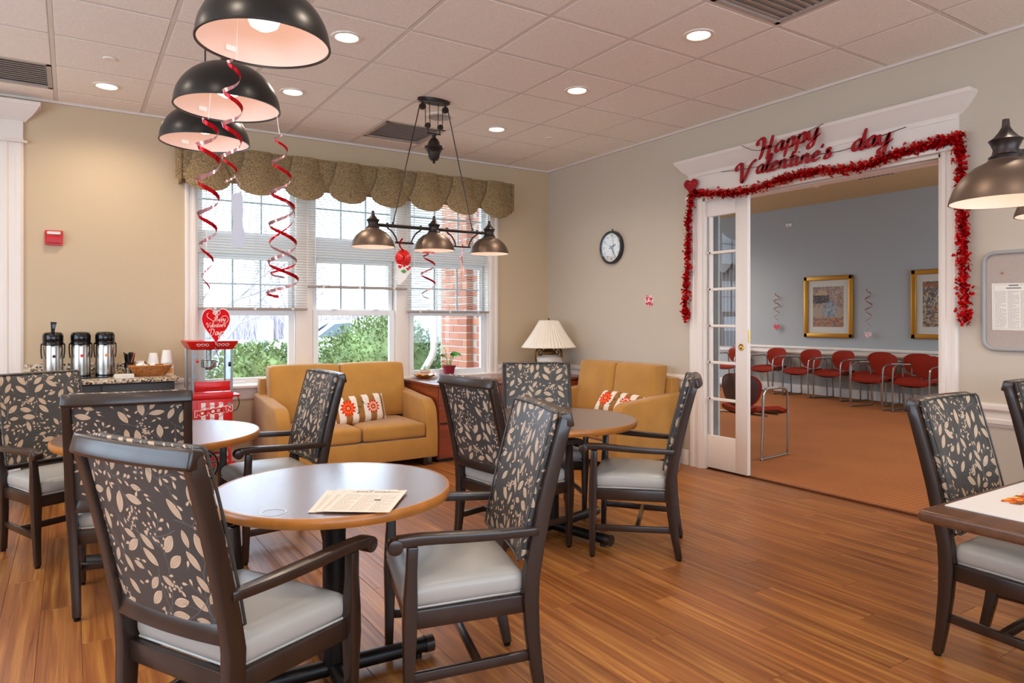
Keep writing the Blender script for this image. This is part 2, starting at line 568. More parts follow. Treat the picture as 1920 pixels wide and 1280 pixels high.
m_shade = M('pleated cream fabric', '#f0e6d6', .8, 0, .2)
m_styro = M('white foam cup', '#f1ece5', .6)
m_wicker = M('wicker', '#a8652a', .6, noise=(90, .4))
m_paper = M('white paper', '#f1eee9', .7)
m_cab = M('dark brown cabinet', '#2e2522', .45)
m_foil = M('red foil', '#e0141c', .25, .55)
m_grey = M('grey plastic frame', '#a3a19e', .4)
m_cork = M('beige tack fabric', '#b5a59a', .9, noise=(200, .08))
m_terr = M('dark red pot', '#8f1f33', .4)
m_leafg = M('plant green', '#4c9a3a', .4, noise=(30, .3))
m_amber = M('amber glass', '#e09a3a', .15, 0, .8)
m_bark = M('grey bark', '#8d8682', .9)
m_twig = M('twigs paled by haze', '#a59aa0', .9)  # pale outdoor haze is put into this twig colour
m_bush = M('bush leaf', '#7f8f5c', .7, 0, .2, noise=(3.5, .35))
m_bushp = M('bush twig', '#857a66', .9)
m_asph = M('pale asphalt', '#a9a8a8', .9, noise=(2, .08))
m_lawn = M('winter lawn', '#a2a581', .95, noise=(3, .25))
m_carw = M('white car paint', '#dfe2e6', .2, 0, .6)
m_carg = M('car window', '#33424c', .08, 0, .8)
m_tyre = M('tyre rubber', '#1d1d1f', .7)
m_mortar = M('pale mortar', '#b9aea4', .95)
m_signb = M('blue sign post', '#4d84ad', .5)
m_napkin = M('napkin paper', '#efe9df', .8)
m_orange = M('orange plastic', '#d9461b', .4)
m_sign = M('red sign board', '#d8121a', .75, 0, .15)
m_glass = glass_mat('window glass', (.97, .985, 1.0), .8)
m_glassc = glass_mat('clear panel', (.95, .97, .97), .9)
m_label = M('white sticker', '#ffffff', .5)
m_vent = M('grey vent metal', '#b3a89f', .5)
m_silver = M('silver edging', '#8b8f92', .35, .6)

# bricks tinted piece by piece
m_brick = M('red brick', '#9a5a46', .9)
oi = N(m_brick, 'ShaderNodeObjectInfo'); rp = N(m_brick, 'ShaderNodeValToRGB')
rp.color_ramp.elements[0].color = lin('#a5634e'); rp.color_ramp.elements[1].color = lin('#c58468')
L(m_brick, oi.outputs['Random'], rp.inputs[0]); L(m_brick, rp.outputs[0], bsdf(m_brick).inputs['Base Color'])

# floor planks: long grain along the board, tone per board
m_plank = M('vinyl plank wood', '#96572c', .3, 0, .5)
def plank_nodes(m):
    b = bsdf(m)
    oi = N(m, 'ShaderNodeObjectInfo'); tc = N(m, 'ShaderNodeTexCoord')
    off = N(m, 'ShaderNodeVectorMath', operation='ADD'); sc = N(m, 'ShaderNodeVectorMath', operation='SCALE')
    cb = N(m, 'ShaderNodeCombineXYZ')
    L(m, oi.outputs['Random'], cb.inputs[0]); L(m, oi.outputs['Random'], cb.inputs[1]); sc.inputs['Scale'].default_value = 37
    L(m, cb.outputs[0], sc.inputs[0]); L(m, tc.outputs['Object'], off.inputs[0]); L(m, sc.outputs[0], off.inputs[1])
    mp = N(m, 'ShaderNodeMapping'); mp.inputs['Scale'].default_value = (34, .9, 1); L(m, off.outputs[0], mp.inputs[0])
    n1 = N(m, 'ShaderNodeTexNoise'); n1.inputs['Scale'].default_value = 1; n1.inputs['Detail'].default_value = 6; n1.inputs['Distortion'].default_value = .6
    L(m, mp.outputs[0], n1.inputs['Vector'])
    r1 = N(m, 'ShaderNodeValToRGB'); e = r1.color_ramp.elements
    e[0].position = .28; e[0].color = lin('#74411f'); e[1].position = .72; e[1].color = lin('#b9803f')
    k = e.new(.5); k.color = lin('#955a2a')
    L(m, n1.outputs['Fac'], r1.inputs[0])
    hs = N(m, 'ShaderNodeHueSaturation'); mr = N(m, 'ShaderNodeMapRange'); mr.inputs['To Min'].default_value = .84; mr.inputs['To Max'].default_value = 1.12
    L(m, oi.outputs['Random'], mr.inputs[0]); L(m, mr.outputs[0], hs.inputs['Value']); L(m, r1.outputs[0], hs.inputs['Color'])
    L(m, hs.outputs[0], b.inputs['Base Color'])
    mp2 = N(m, 'ShaderNodeMapping'); mp2.inputs['Scale'].default_value = (150, 5, 1); L(m, off.outputs[0], mp2.inputs[0])
    n2 = N(m, 'ShaderNodeTexNoise'); n2.inputs['Scale'].default_value = 1; n2.inputs['Detail'].default_value = 3; L(m, mp2.outputs[0], n2.inputs['Vector'])
    bp = N(m, 'ShaderNodeBump'); bp.inputs['Strength'].default_value = .35; bp.inputs['Distance'].default_value = .002
    L(m, n2.outputs['Fac'], bp.inputs['Height']); L(m, bp.outputs[0], b.inputs['Normal'])
    mr2 = N(m, 'ShaderNodeMapRange'); mr2.inputs['To Min'].default_value = .26; mr2.inputs['To Max'].default_value = .44
    L(m, n2.outputs['Fac'], mr2.inputs[0]); L(m, mr2.outputs[0], b.inputs['Roughness'])
plank_nodes(m_plank)

m_carpet = M('rust carpet', '#a4623a', .95, 0, .1)
tc = N(m_carpet, 'ShaderNodeTexCoord'); mp = N(m_carpet, 'ShaderNodeMapping'); mp.inputs['Scale'].default_value = (34, 34, 34); mp.inputs['Rotation'].default_value = (0, 0, .785)
ck = N(m_carpet, 'ShaderNodeTexChecker'); ck.inputs['Scale'].default_value = 1
ck.inputs['Color1'].default_value = lin('#b27245'); ck.inputs['Color2'].default_value = lin('#9e6038')
no = N(m_carpet, 'ShaderNodeTexNoise'); no.inputs['Scale'].default_value = 1.2
mxc = N(m_carpet, 'ShaderNodeMixRGB', blend_type='MULTIPLY'); mxc.inputs[0].default_value = .35
L(m_carpet, tc.outputs['Object'], mp.inputs[0]); L(m_carpet, mp.outputs[0], ck.inputs[0]); L(m_carpet, tc.outputs['Object'], no.inputs[0])
L(m_carpet, ck.outputs[0], mxc.inputs[1]); L(m_carpet, no.outputs['Fac'], mxc.inputs[2]); L(m_carpet, mxc.outputs[0], bsdf(m_carpet).inputs['Base Color'])

# speckled valance cloth
m_val = M('speckled tan cloth', '#9c8460', .85, 0, .2)
tc = N(m_val, 'ShaderNodeTexCoord'); vo = N(m_val, 'ShaderNodeTexVoronoi', feature='DISTANCE_TO_EDGE'); vo.inputs['Scale'].default_value = 95
rp = N(m_val, 'ShaderNodeValToRGB'); rp.color_ramp.elements[0].position = .1; rp.color_ramp.elements[1].position = .28
rp.color_ramp.elements[0].color = lin('#76654a'); rp.color_ramp.elements[1].color = lin('#c2a274')
L(m_val, tc.outputs['Object'], vo.inputs['Vector']); L(m_val, vo.outputs['Distance'], rp.inputs[0]); L(m_val, rp.outputs[0], bsdf(m_val).inputs['Base Color'])

# granite
m_gran = M('speckled granite', '#b9a58c', .25, 0, .5)
tc = N(m_gran, 'ShaderNodeTexCoord'); vo = N(m_gran, 'ShaderNodeTexVoronoi'); vo.inputs['Scale'].default_value = 75
rp = N(m_gran, 'ShaderNodeValToRGB')
for p_, c_ in ((.25, '#4a3a30'), (.45, '#b09678'), (.75, '#d8c9b0')):
    q = rp.color_ramp.elements.new(p_); q.color = lin(c_)
rp.color_ramp.elements[0].color = lin('#2c221c'); rp.color_ramp.elements[-1].color = lin('#cdb898')
L(m_gran, tc.outputs['Object'], vo.inputs['Vector']); L(m_gran, vo.outputs['Color'], rp.inputs[0]); L(m_gran, rp.outputs[0], bsdf(m_gran).inputs['Base Color'])

# foil ribbon: red on one face, pale silver on the other
m_ribbon = M('red foil ribbon', '#c01220', .22, .75)
ge = N(m_ribbon, 'ShaderNodeNewGeometry'); mxr = N(m_ribbon, 'ShaderNodeMixRGB')
mxr.inputs[1].default_value = lin('#c01220'); mxr.inputs[2].default_value = lin('#b58f98')
L(m_ribbon, ge.outputs['Backfacing'], mxr.inputs[0]); L(m_ribbon, mxr.outputs[0], bsdf(m_ribbon).inputs['Base Color'])

m_lam = M('brown laminate', '#66463b', .25, 0, .5, noise=(3, .12, (1, 1, 1)), coat=1.0)
bsdf(m_lam).inputs['Coat Roughness'].default_value = .26
m_edge = M('oak table edge', '#a5672a', .3, 0, .5, noise=(10, .2))
m_walnut = M('walnut table wood', '#5a3a26', .28, 0, .5, noise=(8, .25, (.5, 5, 5)), coat=.2)
m_slat = M('blind slat', '#dcd9d2', .45, 0, .4)
m_rail = M('blind rail', '#9c9086', .5)
m_fabric = image_mat('leaf print fabric', leaf_fabric(), .42, .45, rand=True, bump=(300, .08))
m_pillow = image_mat('striped flower cloth', pillow_print(), .85, .2, bump=(250, .2))
m_pipe = M('dark slate piping', '#3d3c3a', .5)

# ================================================================== THE ROOM
ZC = 3.075; XR = 4.75; YB = 6.612
XL = -3.2; YF = -2.4
def struct(o): o['kind'] = 'structure'; return o

# floor: subfloor + single planks (the far boards run on under the furniture)
fl = struct(MB().box(XL, YF, -.12, 4.83, YB + .2, -.004).build('floor', M('subfloor', '#6b3d1f', .4), smooth=False))
PW, PL = .152, 1.22
plank_me = {}
def plank_mesh(l):
    k = round(l, 2)
    if k not in plank_me:
        plank_me[k] = MB().box(-PW / 2 + .0007, -l / 2 + .0007, -.006, PW / 2 - .0007, l / 2 - .0007, .0).mesh('plank', m_plank, bevel=.0010, seg=1)
    return plank_me[k]
x = -.95; ci = 0
while x < 4.83 - PW * .4:
    off = (ci * .47) % PL
    y = YB - off if off > .1 else YB
    if off > .1:
        link('plank', plank_mesh(off), fl, (x, YB - off / 2, 0))
    while y > .2:
        link('plank', plank_mesh(PL), fl, (x, y - PL / 2, 0)); y -= PL
    x += PW; ci += 1
MB().box(XL, YF, -.004, -.95 - PW / 2, YB, 0).box(-.95 - PW / 2, YF, -.004, 4.83, -1.1, -.0005).build('flooring', m_plank, fl, smooth=False)['kind'] = 'stuff'
carpet = struct(MB().box(4.83, -.5, -.12, 11.02, 12, 0.004).build('floor', m_carpet, smooth=False))
struct(MB().bar([(4.835, 2.1, .004), (4.835, 4.3, .004)], (.03, .008)).build('trim_1', M('threshold strip', '#7b4524', .4)))

# walls with openings
W1 = (.931, 3.934, .72, 2.76)      # triple window
W2 = (-1.7, -.46, 1.96, 2.70)      # window at the far left
def wall_y(y0, y1, x0, x1, z0, z1, holes):
    mb = MB(); xs = x0
    for (a, b, c, d) in sorted(holes):
        mb.box(xs, y0, z0, a, y1, z1); mb.box(a, y0, z0, b, y1, c); mb.box(a, y0, d, b, y1, z1); xs = b
    mb.box(xs, y0, z0, x1, y1, z1)
    return mb
struct(wall_y(YB, YB + .18, XL, XR + .2, -.1, ZC + .05, [W1, W2]).build('wall_back', m_wall, smooth=False))
DY0, DY1, DZ = 2.25, 4.25, 2.40
mb = MB(); mb.box(XR, YF, -.1, XR + .07, DY0, ZC + .05); mb.box(XR, DY1, -.1, XR + .07, YB, ZC + .05); mb.box(XR, DY0, DZ, XR + .07, DY1, ZC + .05)
struct(mb.build('wall_right', m_wall2, smooth=False))
def wall_x(x0, x1, y0, y1, z0, z1, h):
    return MB().box(x0, y0, z0, x1, h[0], z1).box(x0, h[0], z0, x1, h[1], h[2]).box(x0, h[0], h[3], x1, h[1], z1).box(x0, h[1], z0, x1, y1, z1)
struct(wall_x(XL - .15, XL, YF, YB + .18, -.1, ZC + .05, (.4, 5.2, .75, 2.7)).build('wall_left', m_wall, smooth=False))
struct(wall_y(YF - .15, YF, XL - .15, XR + .2, -.1, ZC + .05, [(-2.2, 3.8, .75, 2.7)]).build('wall_front', m_wall, smooth=False))
# unseen windows added behind the viewer for soft daylight fill
def plain_window(name, axis, p, a, b):
    w = None
    n = 5
    for k in range(n + 1):
        q = a + (b - a) * k / n
        bx = (p - .09, q - .05, .75, p - .03, q + .05, 2.7) if axis == 'x' else (q - .05, p - .09, .75, q + .05, p - .03, 2.7)
        o = MB().box(*bx).build(name if w is None else 'mullion', m_vinylw, w, smooth=False)
        if w is None: w = struct(o)
    for z in (.75, 1.7, 2.64):
        bx = (p - .085, a, z, p - .035, b, z + .06) if axis == 'x' else (a, p - .085, z, b, p - .035, z + .06)
        MB().box(*bx).build('rail', m_vinylw, w, smooth=False)
plain_window('added_window_4', 'x', XL, .4, 5.2)
plain_window('added_window_5', 'y', YF, -2.2, 3.8)

# ceiling slab, tiles and grid
ce = struct(MB().box(XL, YF, ZC + .02, XR + .1, YB + .1, ZC + .12).build('ceiling', m_tile, smooth=False))
gx = [-.1 + .6058 * k for k in range(-5, 9)]
gx = [g for g in gx if g > XL] ; gx = [XL] + gx + [XR]
gy = [6.285 - .6145 * k for k in range(0, 15)]
gy = [YB] + [g for g in gy if g > YF] + [YF]
tile_me = {}
def tile_mesh(a, b):
    k = (round(a, 3), round(b, 3))
    if k not in tile_me:
        tile_me[k] = MB().box(-a / 2 + .013, -b / 2 + .013, -.004, a / 2 - .013, b / 2 - .013, .022).mesh('ceiling_tile', m_tile, bevel=.004, seg=1)
    return tile_me[k]
VENTS = {}
hidden = MB()
for i in range(len(gx) - 1):
    for j in range(len(gy) - 1):
        x0, x1 = gx[i], gx[i + 1]; y1, y0 = gy[j], gy[j + 1]
        c = ((x0 + x1) / 2, (y0 + y1) / 2)
        if x1 - x0 < .03: continue
        if (abs(c[0] + .4) < .2 and abs(c[1] - 5.95) < .2) or (abs(c[0] - 2.63) < .2 and abs(c[1] - 5.95) < .2) or (abs(c[0] - 3.23) < .2 and abs(c[1] - 2.29) < .2):
            VENTS[c] = (x1 - x0, y1 - y0); continue
        if x0 < -1.4 or y1 < .3: hidden.box(x0 + .013, y0 + .013, ZC - .004, x1 - .013, y1 - .013, ZC + .02); continue
        link('ceiling_tile', tile_mesh(x1 - x0, y1 - y0), ce, (c[0], c[1], ZC))
hidden.build('ceiling_panel', m_tile, ce, smooth=False)['kind'] = 'stuff'
for g in gx[1:-1]: MB().box(g - .012, YF, ZC - .003, g + .012, YB, ZC + .012).build('grid_bar', m_grid, ce, smooth=False)
for g in gy[1:-1]: MB().box(XL, g - .012, ZC - .0025, XR, g + .012, ZC + .011).build('grid_bar', m_grid, ce, smooth=False)
struct(MB().box(XL, YB - .022, ZC - .022, XR, YB, ZC - .002).box(XR - .022, YF, ZC - .022, XR, YB, ZC - .002).build('trim_2', m_grid, smooth=False))

# ceiling vents, speaker, sprinkler covers
lab = {0: 'grey louvred air vent in the ceiling above the left crown moulding', 1: 'grey square air vent in the ceiling behind the pulley light', 2: 'grey square air vent in the ceiling nearest the doorway wall'}
for k, c in enumerate(sorted(VENTS)):
    a, b = VENTS[c]
    t = empty('ceiling_vent', (c[0], c[1], ZC), 0, lab[k], 'air vent', 'ceiling vents')
    a = a - .03; b = b - .03
    MB().box(-a / 2, -b / 2, -.004, a / 2, -b / 2 + .03, .01).box(-a / 2, b / 2 - .03, -.004, a / 2, b / 2, .01).box(-a / 2, -b / 2, -.004, -a / 2 + .03, b / 2, .01).box(a / 2 - .03, -b / 2, -.004, a / 2, b / 2, .01).build('frame', m_vent, t, smooth=False)
    MB().box(-a / 2, -b / 2, .014, a / 2, b / 2, .018).build('backing', m_vent, t, smooth=False)
    for q in range(11):
        yy = -b / 2 + .05 + q * (b - .1) / 10
        MB().bar([(-a / 2 + .03, yy, .004), (a / 2 - .03, yy, .004)], (.036, .002), side=(0, .95, .3)).build('louvre', m_vent, t)
t = empty('ceiling_speaker', (2.668, 5.308, ZC - .004), 0, 'round white speaker grille in the ceiling behind the pulley light canopy', 'speaker')
MB().lathe([(.0, -.006), (.095, -.010), (.098, -.012)], 40).build('grille', M('speaker grille', '#a8a09a', .6, noise=(400, .3)), t)
MB().lathe([(.098, -.012), (.125, -.010), (.13, 0), (.098, 0)], 40).build('rim', m_trim, t)
for (sx, sy, lb) in ((.216, 5.319, 'small white sprinkler cover plate in the ceiling left of the dome pendants'), (3.864, 5.364, 'small white sprinkler cover plate in the ceiling near the room corner')):
    tag(MB().lathe([(0, -.012), (.036, -.012), (.04, -.008), (.04, -.001)], 28).build('sprinkler_cover', m_trim, loc=(sx, sy, ZC - .004)), lb, 'sprinkler', 'sprinkler covers')

# recessed can lights
CANS = [(1.433, 4.126, 'recessed ceiling light glowing right of the nearest black dome pendant'), (3.238, 2.932, 'recessed ceiling light nearest the doorway, glowing'),
        (3.242, 4.140, 'recessed ceiling light in the middle of the three nearer the right wall'), (.225, 5.961, 'recessed ceiling light glowing above the red fire alarm wall'),
        (1.431, 5.345, 'recessed ceiling light glowing left of the pulley light canopy'), (3.284, 5.385, 'recessed ceiling light glowing nearest the room corner')]
hid = [(1.43, 1.7), (3.24, 1.1), (3.24, -.7), (1.43, .0), (1.43, -1.5), (-.4, 1.7), (-.4, 0), (-2.2, 3.4), (-2.2, 5.4), (-2.2, 1.2), (-2.2, -.8), (-.9, 3.4)]
def can(x, y, z, label, p, group):
    t = empty('recessed_light', (x, y, z - .004), 0, label, 'ceiling light', group)
    MB().lathe([(.066, -.002), (.072, -.008), (.092, -.006), (.095, 0), (.066, 0)], 36).build('trim_ring', m_trim, t)
    MB().lathe([(0, -.003), (.067, -.003)], 28).build('lens', m_lens, t)
    lamp('bulb_light', 'SPOT', (0, 0, -.03), p, WARM, t, .06, 155)
    return t
for (x, y, lb) in CANS: can(x, y, ZC, lb, CAN_W, 'recessed lights in view')
for (x, y) in hid: can(x, y, ZC, 'recessed ceiling light over the part of the room behind the viewer', CAN_W, 'recessed lights out of view')

# ------------------------------------------------------------------ trims
CROWN = [(0, 0), (.012, 0), (.022, .012), (.03, .022), (.055, .045), (.085, .085), (.098, .105), (.105, .112), (.105, .135), (0, .135)]
def crown_x(name, x0, x1, y, z, prof=CROWN, s=1):      # moulding along x on the back wall, mitred returns
    mb = MB(); vs = []
    for (d, h) in prof: vs.append((x0 - d * s, y - d * s, z + h * s))
    for (d, h) in prof: vs.append((x1 + d * s, y - d * s, z + h * s))
    for (d, h) in prof: vs.append((x0 - d * s, y, z + h * s))
    for (d, h) in prof: vs.append((x1 + d * s, y, z + h * s))
    n = len(prof); fs = []
    for i in range(n - 1):
        fs += [(i, i + 1, n + i + 1, n + i), (2 * n + i, 2 * n + i + 1, i + 1, i), (n + i, n + i + 1, 3 * n + i + 1, 3 * n + i)]
    mb.add(vs, fs); return struct(mb.build(name, m_trim, ang=20))
def crown_y(name, y0, y1, x, z, prof=CROWN, s=1):
    mb = MB(); vs = []; n = len(prof)
    for (d, h) in prof: vs.append((x - d * s, y0 - d * s, z + h * s))
    for (d, h) in prof: vs.append((x - d * s, y1 + d * s, z + h * s))
    for (d, h) in prof: vs.append((x, y0 - d * s, z + h * s))
    for (d, h) in prof: vs.append((x, y1 + d * s, z + h * s))
    fs = []
    for i in range(n - 1):
        fs += [(n + i, n + i + 1, i + 1, i), (i, i + 1, 2 * n + i + 1, 2 * n + i), (3 * n + i, 3 * n + i + 1, n + i + 1, n + i)]
    mb.add(vs, fs); return struct(mb.build(name, m_trim, ang=20))
CASE = [(0, 0), (0, .018), (.012, .024), (.03, .024), (.036, .016), (.06, .016), (.066, .022), (.086, .024), (.098, .016), (.1, 0)]
def casing(kind, a, p, z0, z1, flip=1, wd=.1):
    """vertical fluted casing: kind 'y' sits on the back wall at x=a, 'x' on the right wall at y=a"""
    k = wd / .1
    poly = [(u * k, v) for u, v in CASE]
    mp = (lambda u, v, t: (a + flip * u, p - v, t)) if kind == 'y' else (lambda u, v, t: (p - v, a + flip * u, t))
    return MB().prism(poly, z0, z1, mp)
# chair rail and baseboards
RAILP = [(0, 0), (.010, 0), (.014, .012), (.022, .02), (.022, .042), (.014, .052), (.014, .085), (.024, .095), (.034, .105), (.034, .128), (.022, .135), (.022, .142), (0, .142)]
BASEP = [(0, 0), (.016, 0), (.016, .10), (.012, .112), (.010, .13), (0, .135)]
def run_x(name, prof, x0, x1, y, z, sgn=-1): return struct(MB().prism(prof, x0, x1, lambda d, h, t: (t, y + sgn * d, z + h)).build(name, m_trim, ang=25))
def run_y(name, prof, y0, y1, x, z, sgn=-1): return struct(MB().prism(prof, y0, y1, lambda d, h, t: (x + sgn * d, t, z + h)).build(name, m_trim, ang=25))
run_x('trim_3', RAILP, 4.046, XR, YB, .675)
run_x('trim_4', RAILP, -.3, .83, YB, .675)
run_y('trim_5', RAILP, 4.41, YB, XR, .675)
run_y('trim_6', RAILP, YF, 2.12, XR, .675)
run_x('baseboard_back', BASEP, -.3, XR, YB, 0)
run_y('baseboard_right', BASEP, YF, 2.12, XR, 0)
run_y('baseboard_right', BASEP, 4.41, YB, XR, 0)
# lower wall below the rail in the warmer tone of the back wall is the same paint

# ------------------------------------------------------------------ triple window
w1 = struct(MB().box(W1[0], YB + .155, W1[2], W1[0] + .03, YB + .19, W1[3]).build('window_1', m_trim, smooth=False))
def wpart(name, mb, m=m_trim, **k): return mb.build(name, m, w1, **k)
wpart('casing', casing('y', .931, YB, .70, 2.80, -1, .094), ang=25)
wpart('casing', casing('y', 3.934, YB, .70, 2.80, 1, .112), ang=25)
wpart('casing', MB().box(.83, YB - .02, 2.76, 4.05, YB, 2.86), smooth=False)
wpart('jamb', MB().box(W1[0], YB, W1[2], W1[0] + .015, YB + .16, W1[3]), smooth=False)
wpart('jamb', MB().box(W1[1] - .015, YB, W1[2], W1[1], YB + .16, W1[3]), smooth=False)
wpart('mullion', MB().box(1.806, YB + .02, W1[2], 1.965, YB + .17, W1[3]), bevel=.006)
wpart('mullion', MB().box(2.830, YB + .02, W1[2], 2.975, YB + .17, W1[3]), bevel=.006)
wpart('stool', MB().box(.80, YB - .06, .700, 4.08, YB + .14, .730), bevel=.008)
wpart('apron', MB().prism([(0, 0), (.012, 0), (.02, .02), (.02, .06), (.026, .075), (.026, .10), (0, .10)], .83, 4.05, lambda d, h, t: (t, YB - d, .60 + h)), ang=25)
UN = [(.946, 1.806), (1.965, 2.830), (2.975, 3.919)]
def frame(x0, x1, z0, z1, y, d, wd, m=m_vinylw, name='sash'):
    b = MB().box(x0, y, z0, x0 + wd, y + d, z1).box(x1 - wd, y, z0, x1, y + d, z1).box(x0 + wd, y, z0, x1 - wd, y + d, z0 + wd).box(x0 + wd, y, z1 - wd, x1 - wd, y + d, z1)
    return b.build(name, m, w1, bevel=.004, seg=1)
def lights(x0, x1, z0, z1, y, nx, nz, par):
    for i in range(1, nx):
        xx = x0 + (x1 - x0) * i / nx
        MB().box(xx - .008, y - .006, z0, xx + .008, y + .010, z1).build('muntin', m_muntin, par)
    for j in range(1, nz):
        zz = z0 + (z1 - z0) * j / nz
        MB().box(x0, y - .005, zz - .008, x1, y + .009, zz + .008).build('muntin', m_muntin, par)
    for i in range(nx):
        for j in range(nz):
            a, b = x0 + (x1 - x0) * i / nx, x0 + (x1 - x0) * (i + 1) / nx
            c, d = z0 + (z1 - z0) * j / nz, z0 + (z1 - z0) * (j + 1) / nz
            MB().add([(a, y, c), (b, y, c), (b, y, d), (a, y, d)], [(0, 1, 2, 3)]); 
            g = MB(); g.add([(a, y, c), (b, y, c), (b, y, d), (a, y, d)], [(0, 1, 2, 3)]); g.build('pane', m_glass, par, smooth=False)
for (a, b) in UN:
    wpart('transom_bar', MB().box(a, YB + .05, 1.925, b, YB + .15, 2.085), m_vinylw, bevel=.006)
    f = frame(a, b, 2.085, 2.74, YB + .07, .05, .045); lights(a + .045, b - .045, 2.13, 2.695, YB + .095, 3, 2, f)
    f = frame(a + .015, b - .015, 1.385, 1.925, YB + .09, .04, .045); lights(a + .06, b - .06, 1.43, 1.88, YB + .11, 3, 2, f)
    f = frame(a + .01, b - .01, .735, 1.42, YB + .045, .04, .055); lights(a + .065, b - .065, .79, 1.365, YB + .065, 1, 1, f)
    for q in (.25, .75):
        MB().rbox((a + (b - a) * q, YB + .04, 1.425), (.06, .03, .016), .006, 4).build('latch', m_vinylw, f)
    MB().box(a + .28, YB + .043, .755, a + .40, YB + .046, .765).build('warning_label', m_label, f)
    MB().box(a, YB + .12, W1[2], a + .012, YB + .15, 2.74).box(b - .012, YB + .12, W1[2], b, YB + .15, 2.74).build('track', m_vinylw, w1, smooth=False)

# blinds
slat_me = {}
def blind(x0, x1, zb, label, tilt):
    t = empty('window_blind', ((x0 + x1) / 2, YB - .026, 2.72), 0, label, 'blind', 'window blinds')
    wd = x1 - x0
    k = round(wd, 2)
    if k not in slat_me:
        slat_me[k] = MB().grid(lambda u, v: ((u - .5) * wd, (v - .5) * .025, .0025 * (1 - (2 * v - 1) ** 2)), 1, 4).mesh('slat', m_slat)
    z = -.04
    while 2.72 + z > zb + .03:
        link('slat', slat_me[k], t, (0, 0, z), (tilt, 0, 0)); z -= .0245
    MB().box(-wd / 2, -.02, -.03, wd / 2, .02, .02).build('head_rail', m_rail, t, bevel=.003)
    MB().rbox((0, 0, zb - 2.72 + .004), (wd + .01, .032, .026), .008, 4).build('bottom_rail', m_rail, t)
    for q in (-.36, 0, .36):
        MB().tube([(q * wd, -.014, 0), (q * wd, -.014, zb - 2.72)], .0012, 4).build('ladder_cord', m_slat, t)
        MB().rbox((q * wd, -.017, zb - 2.72 + .004), (.022, .006, .022), .003, 3).build('cord_clip', m_cream, t)
    MB().tube([(-wd / 2 + .06, -.022, -.02), (-wd / 2 + .06, -.024, -.9)], .004, 6).build('tilt_wand', m_white, t)
blind(.946, 1.895, 1.42, 'white slatted blind lowered over the left sash behind the red spirals', -.16)
blind(1.912, 2.925, 1.637, 'white slatted blind drawn highest, over the middle sash', -.16)
blind(2.940, 3.910, 1.402, 'white slatted blind lowered over the right sash in front of the brick pier', -.16)

# valance: box pleats with scalloped swags between
val = empty('window_valance', (.79, YB, 2.84), 0, 'speckled olive tan valance with scalloped pleats across the top of the window', 'valance')
VX = 3.345
nsw = 8; pl = .06
def vy(s): return -.17
seg = VX / nsw
for i in range(nsw):
    a, b = i * seg, (i + 1) * seg
    def swag(u, v, a=a, b=b):
        x = (a + b) / 2 + (2 * u - 1) * seg * (.27 + .20 * v ** 2)
        drop = .275 + .135 * math.sqrt(max(0, 1 - (2 * u - 1) ** 2))
        bulge = .05 * math.sin(PI * u) * v + .016 * math.sin(PI * u) ** .5
        return (x, -.165 - bulge, -v * drop)
    MB().grid(swag, 18, 10).build('swag', m_val, val)
for i in range(nsw + 1):
    xx = i * seg
    if i == 0: xx += .03
    if i == nsw: xx -= .03
    hw = .105 if 0 < i < nsw else .075
    def ple(u, v, xx=xx, hw=hw):
        return (xx + (u - .5) * 2 * hw * (1 - .05 * v), -.150 + .010 * abs(2 * u - 1), -.002 - v * .31)
    MB().grid(ple, 6, 4).build('pleat', m_val, val)
MB().box(-.002, -.16, -.335, .004, 0, 0).build('side_return', m_val, val)
MB().box(VX - .004, -.16, -.335, VX + .002, 0, 0).build('side_return', m_val, val)
MB().box(0, -.158, -.02, VX, 0, -.002).build('mounting_board', m_val, val)
MB().box(VX - .05, -.156, -.30, VX - .02, -.153, -.288).build('care_tag', m_label, val)

# ------------------------------------------------------------------ far left window with crown header
w2 = struct(MB().box(W2[0], YB + .05, 1.96, -.46, YB + .10, 2.00).build('window_2', m_vinylw, bevel=.004))
MB().box(-.50, YB + .05, 2.0, -.46, YB + .10, 2.70).box(W2[0], YB + .05, 2.66, -.5, YB + .1, 2.70).build('sash', m_vinylw, w2, bevel=.004)
MB().box(-.78, YB + .06, 2.0, -.765, YB + .085, 2.66).build('muntin', m_muntin, w2)
MB().box(W2[0], YB + .062, 2.33, -.5, YB + .083, 2.345).build('muntin', m_muntin, w2)
g = MB(); g.add([(W2[0], YB + .07, 2.0), (-.5, YB + .07, 2.0), (-.5, YB + .07, 2.66), (W2[0], YB + .07, 2.66)], [(0, 1, 2, 3)]); g.build('pane', m_glass, w2, smooth=False)
MB().box(W2[0], YB - .012, .1, -.46, YB - .001, 1.955).build('lower_panel', M('pale panel', '#cfc4b8', .6), w2, smooth=False)
MB().box(W2[0], YB - .018, 1.925, -.455, YB + .06, 1.975).build('sill', m_trim, w2, bevel=.004)
casing('y', -.46, YB, 0, 2.72, 1, .15).build('casing', m_trim, w2, ang=25)
MB().box(W2[0], YB - .03, 2.72, -.31, YB, 2.74).build('fillet', m_trim, w2, bevel=.006)
MB().box(W2[0], YB - .05, 2.705, -.285, YB, 2.722).build('bead', m_trim, w2, bevel=.006)
MB().box(W2[0], YB - .024, 2.72, -.315, YB, 2.875).build('frieze', m_trim, w2, smooth=False)
crown_x('trim_7', -1.8, -.315, YB, 2.87, s=1.1)

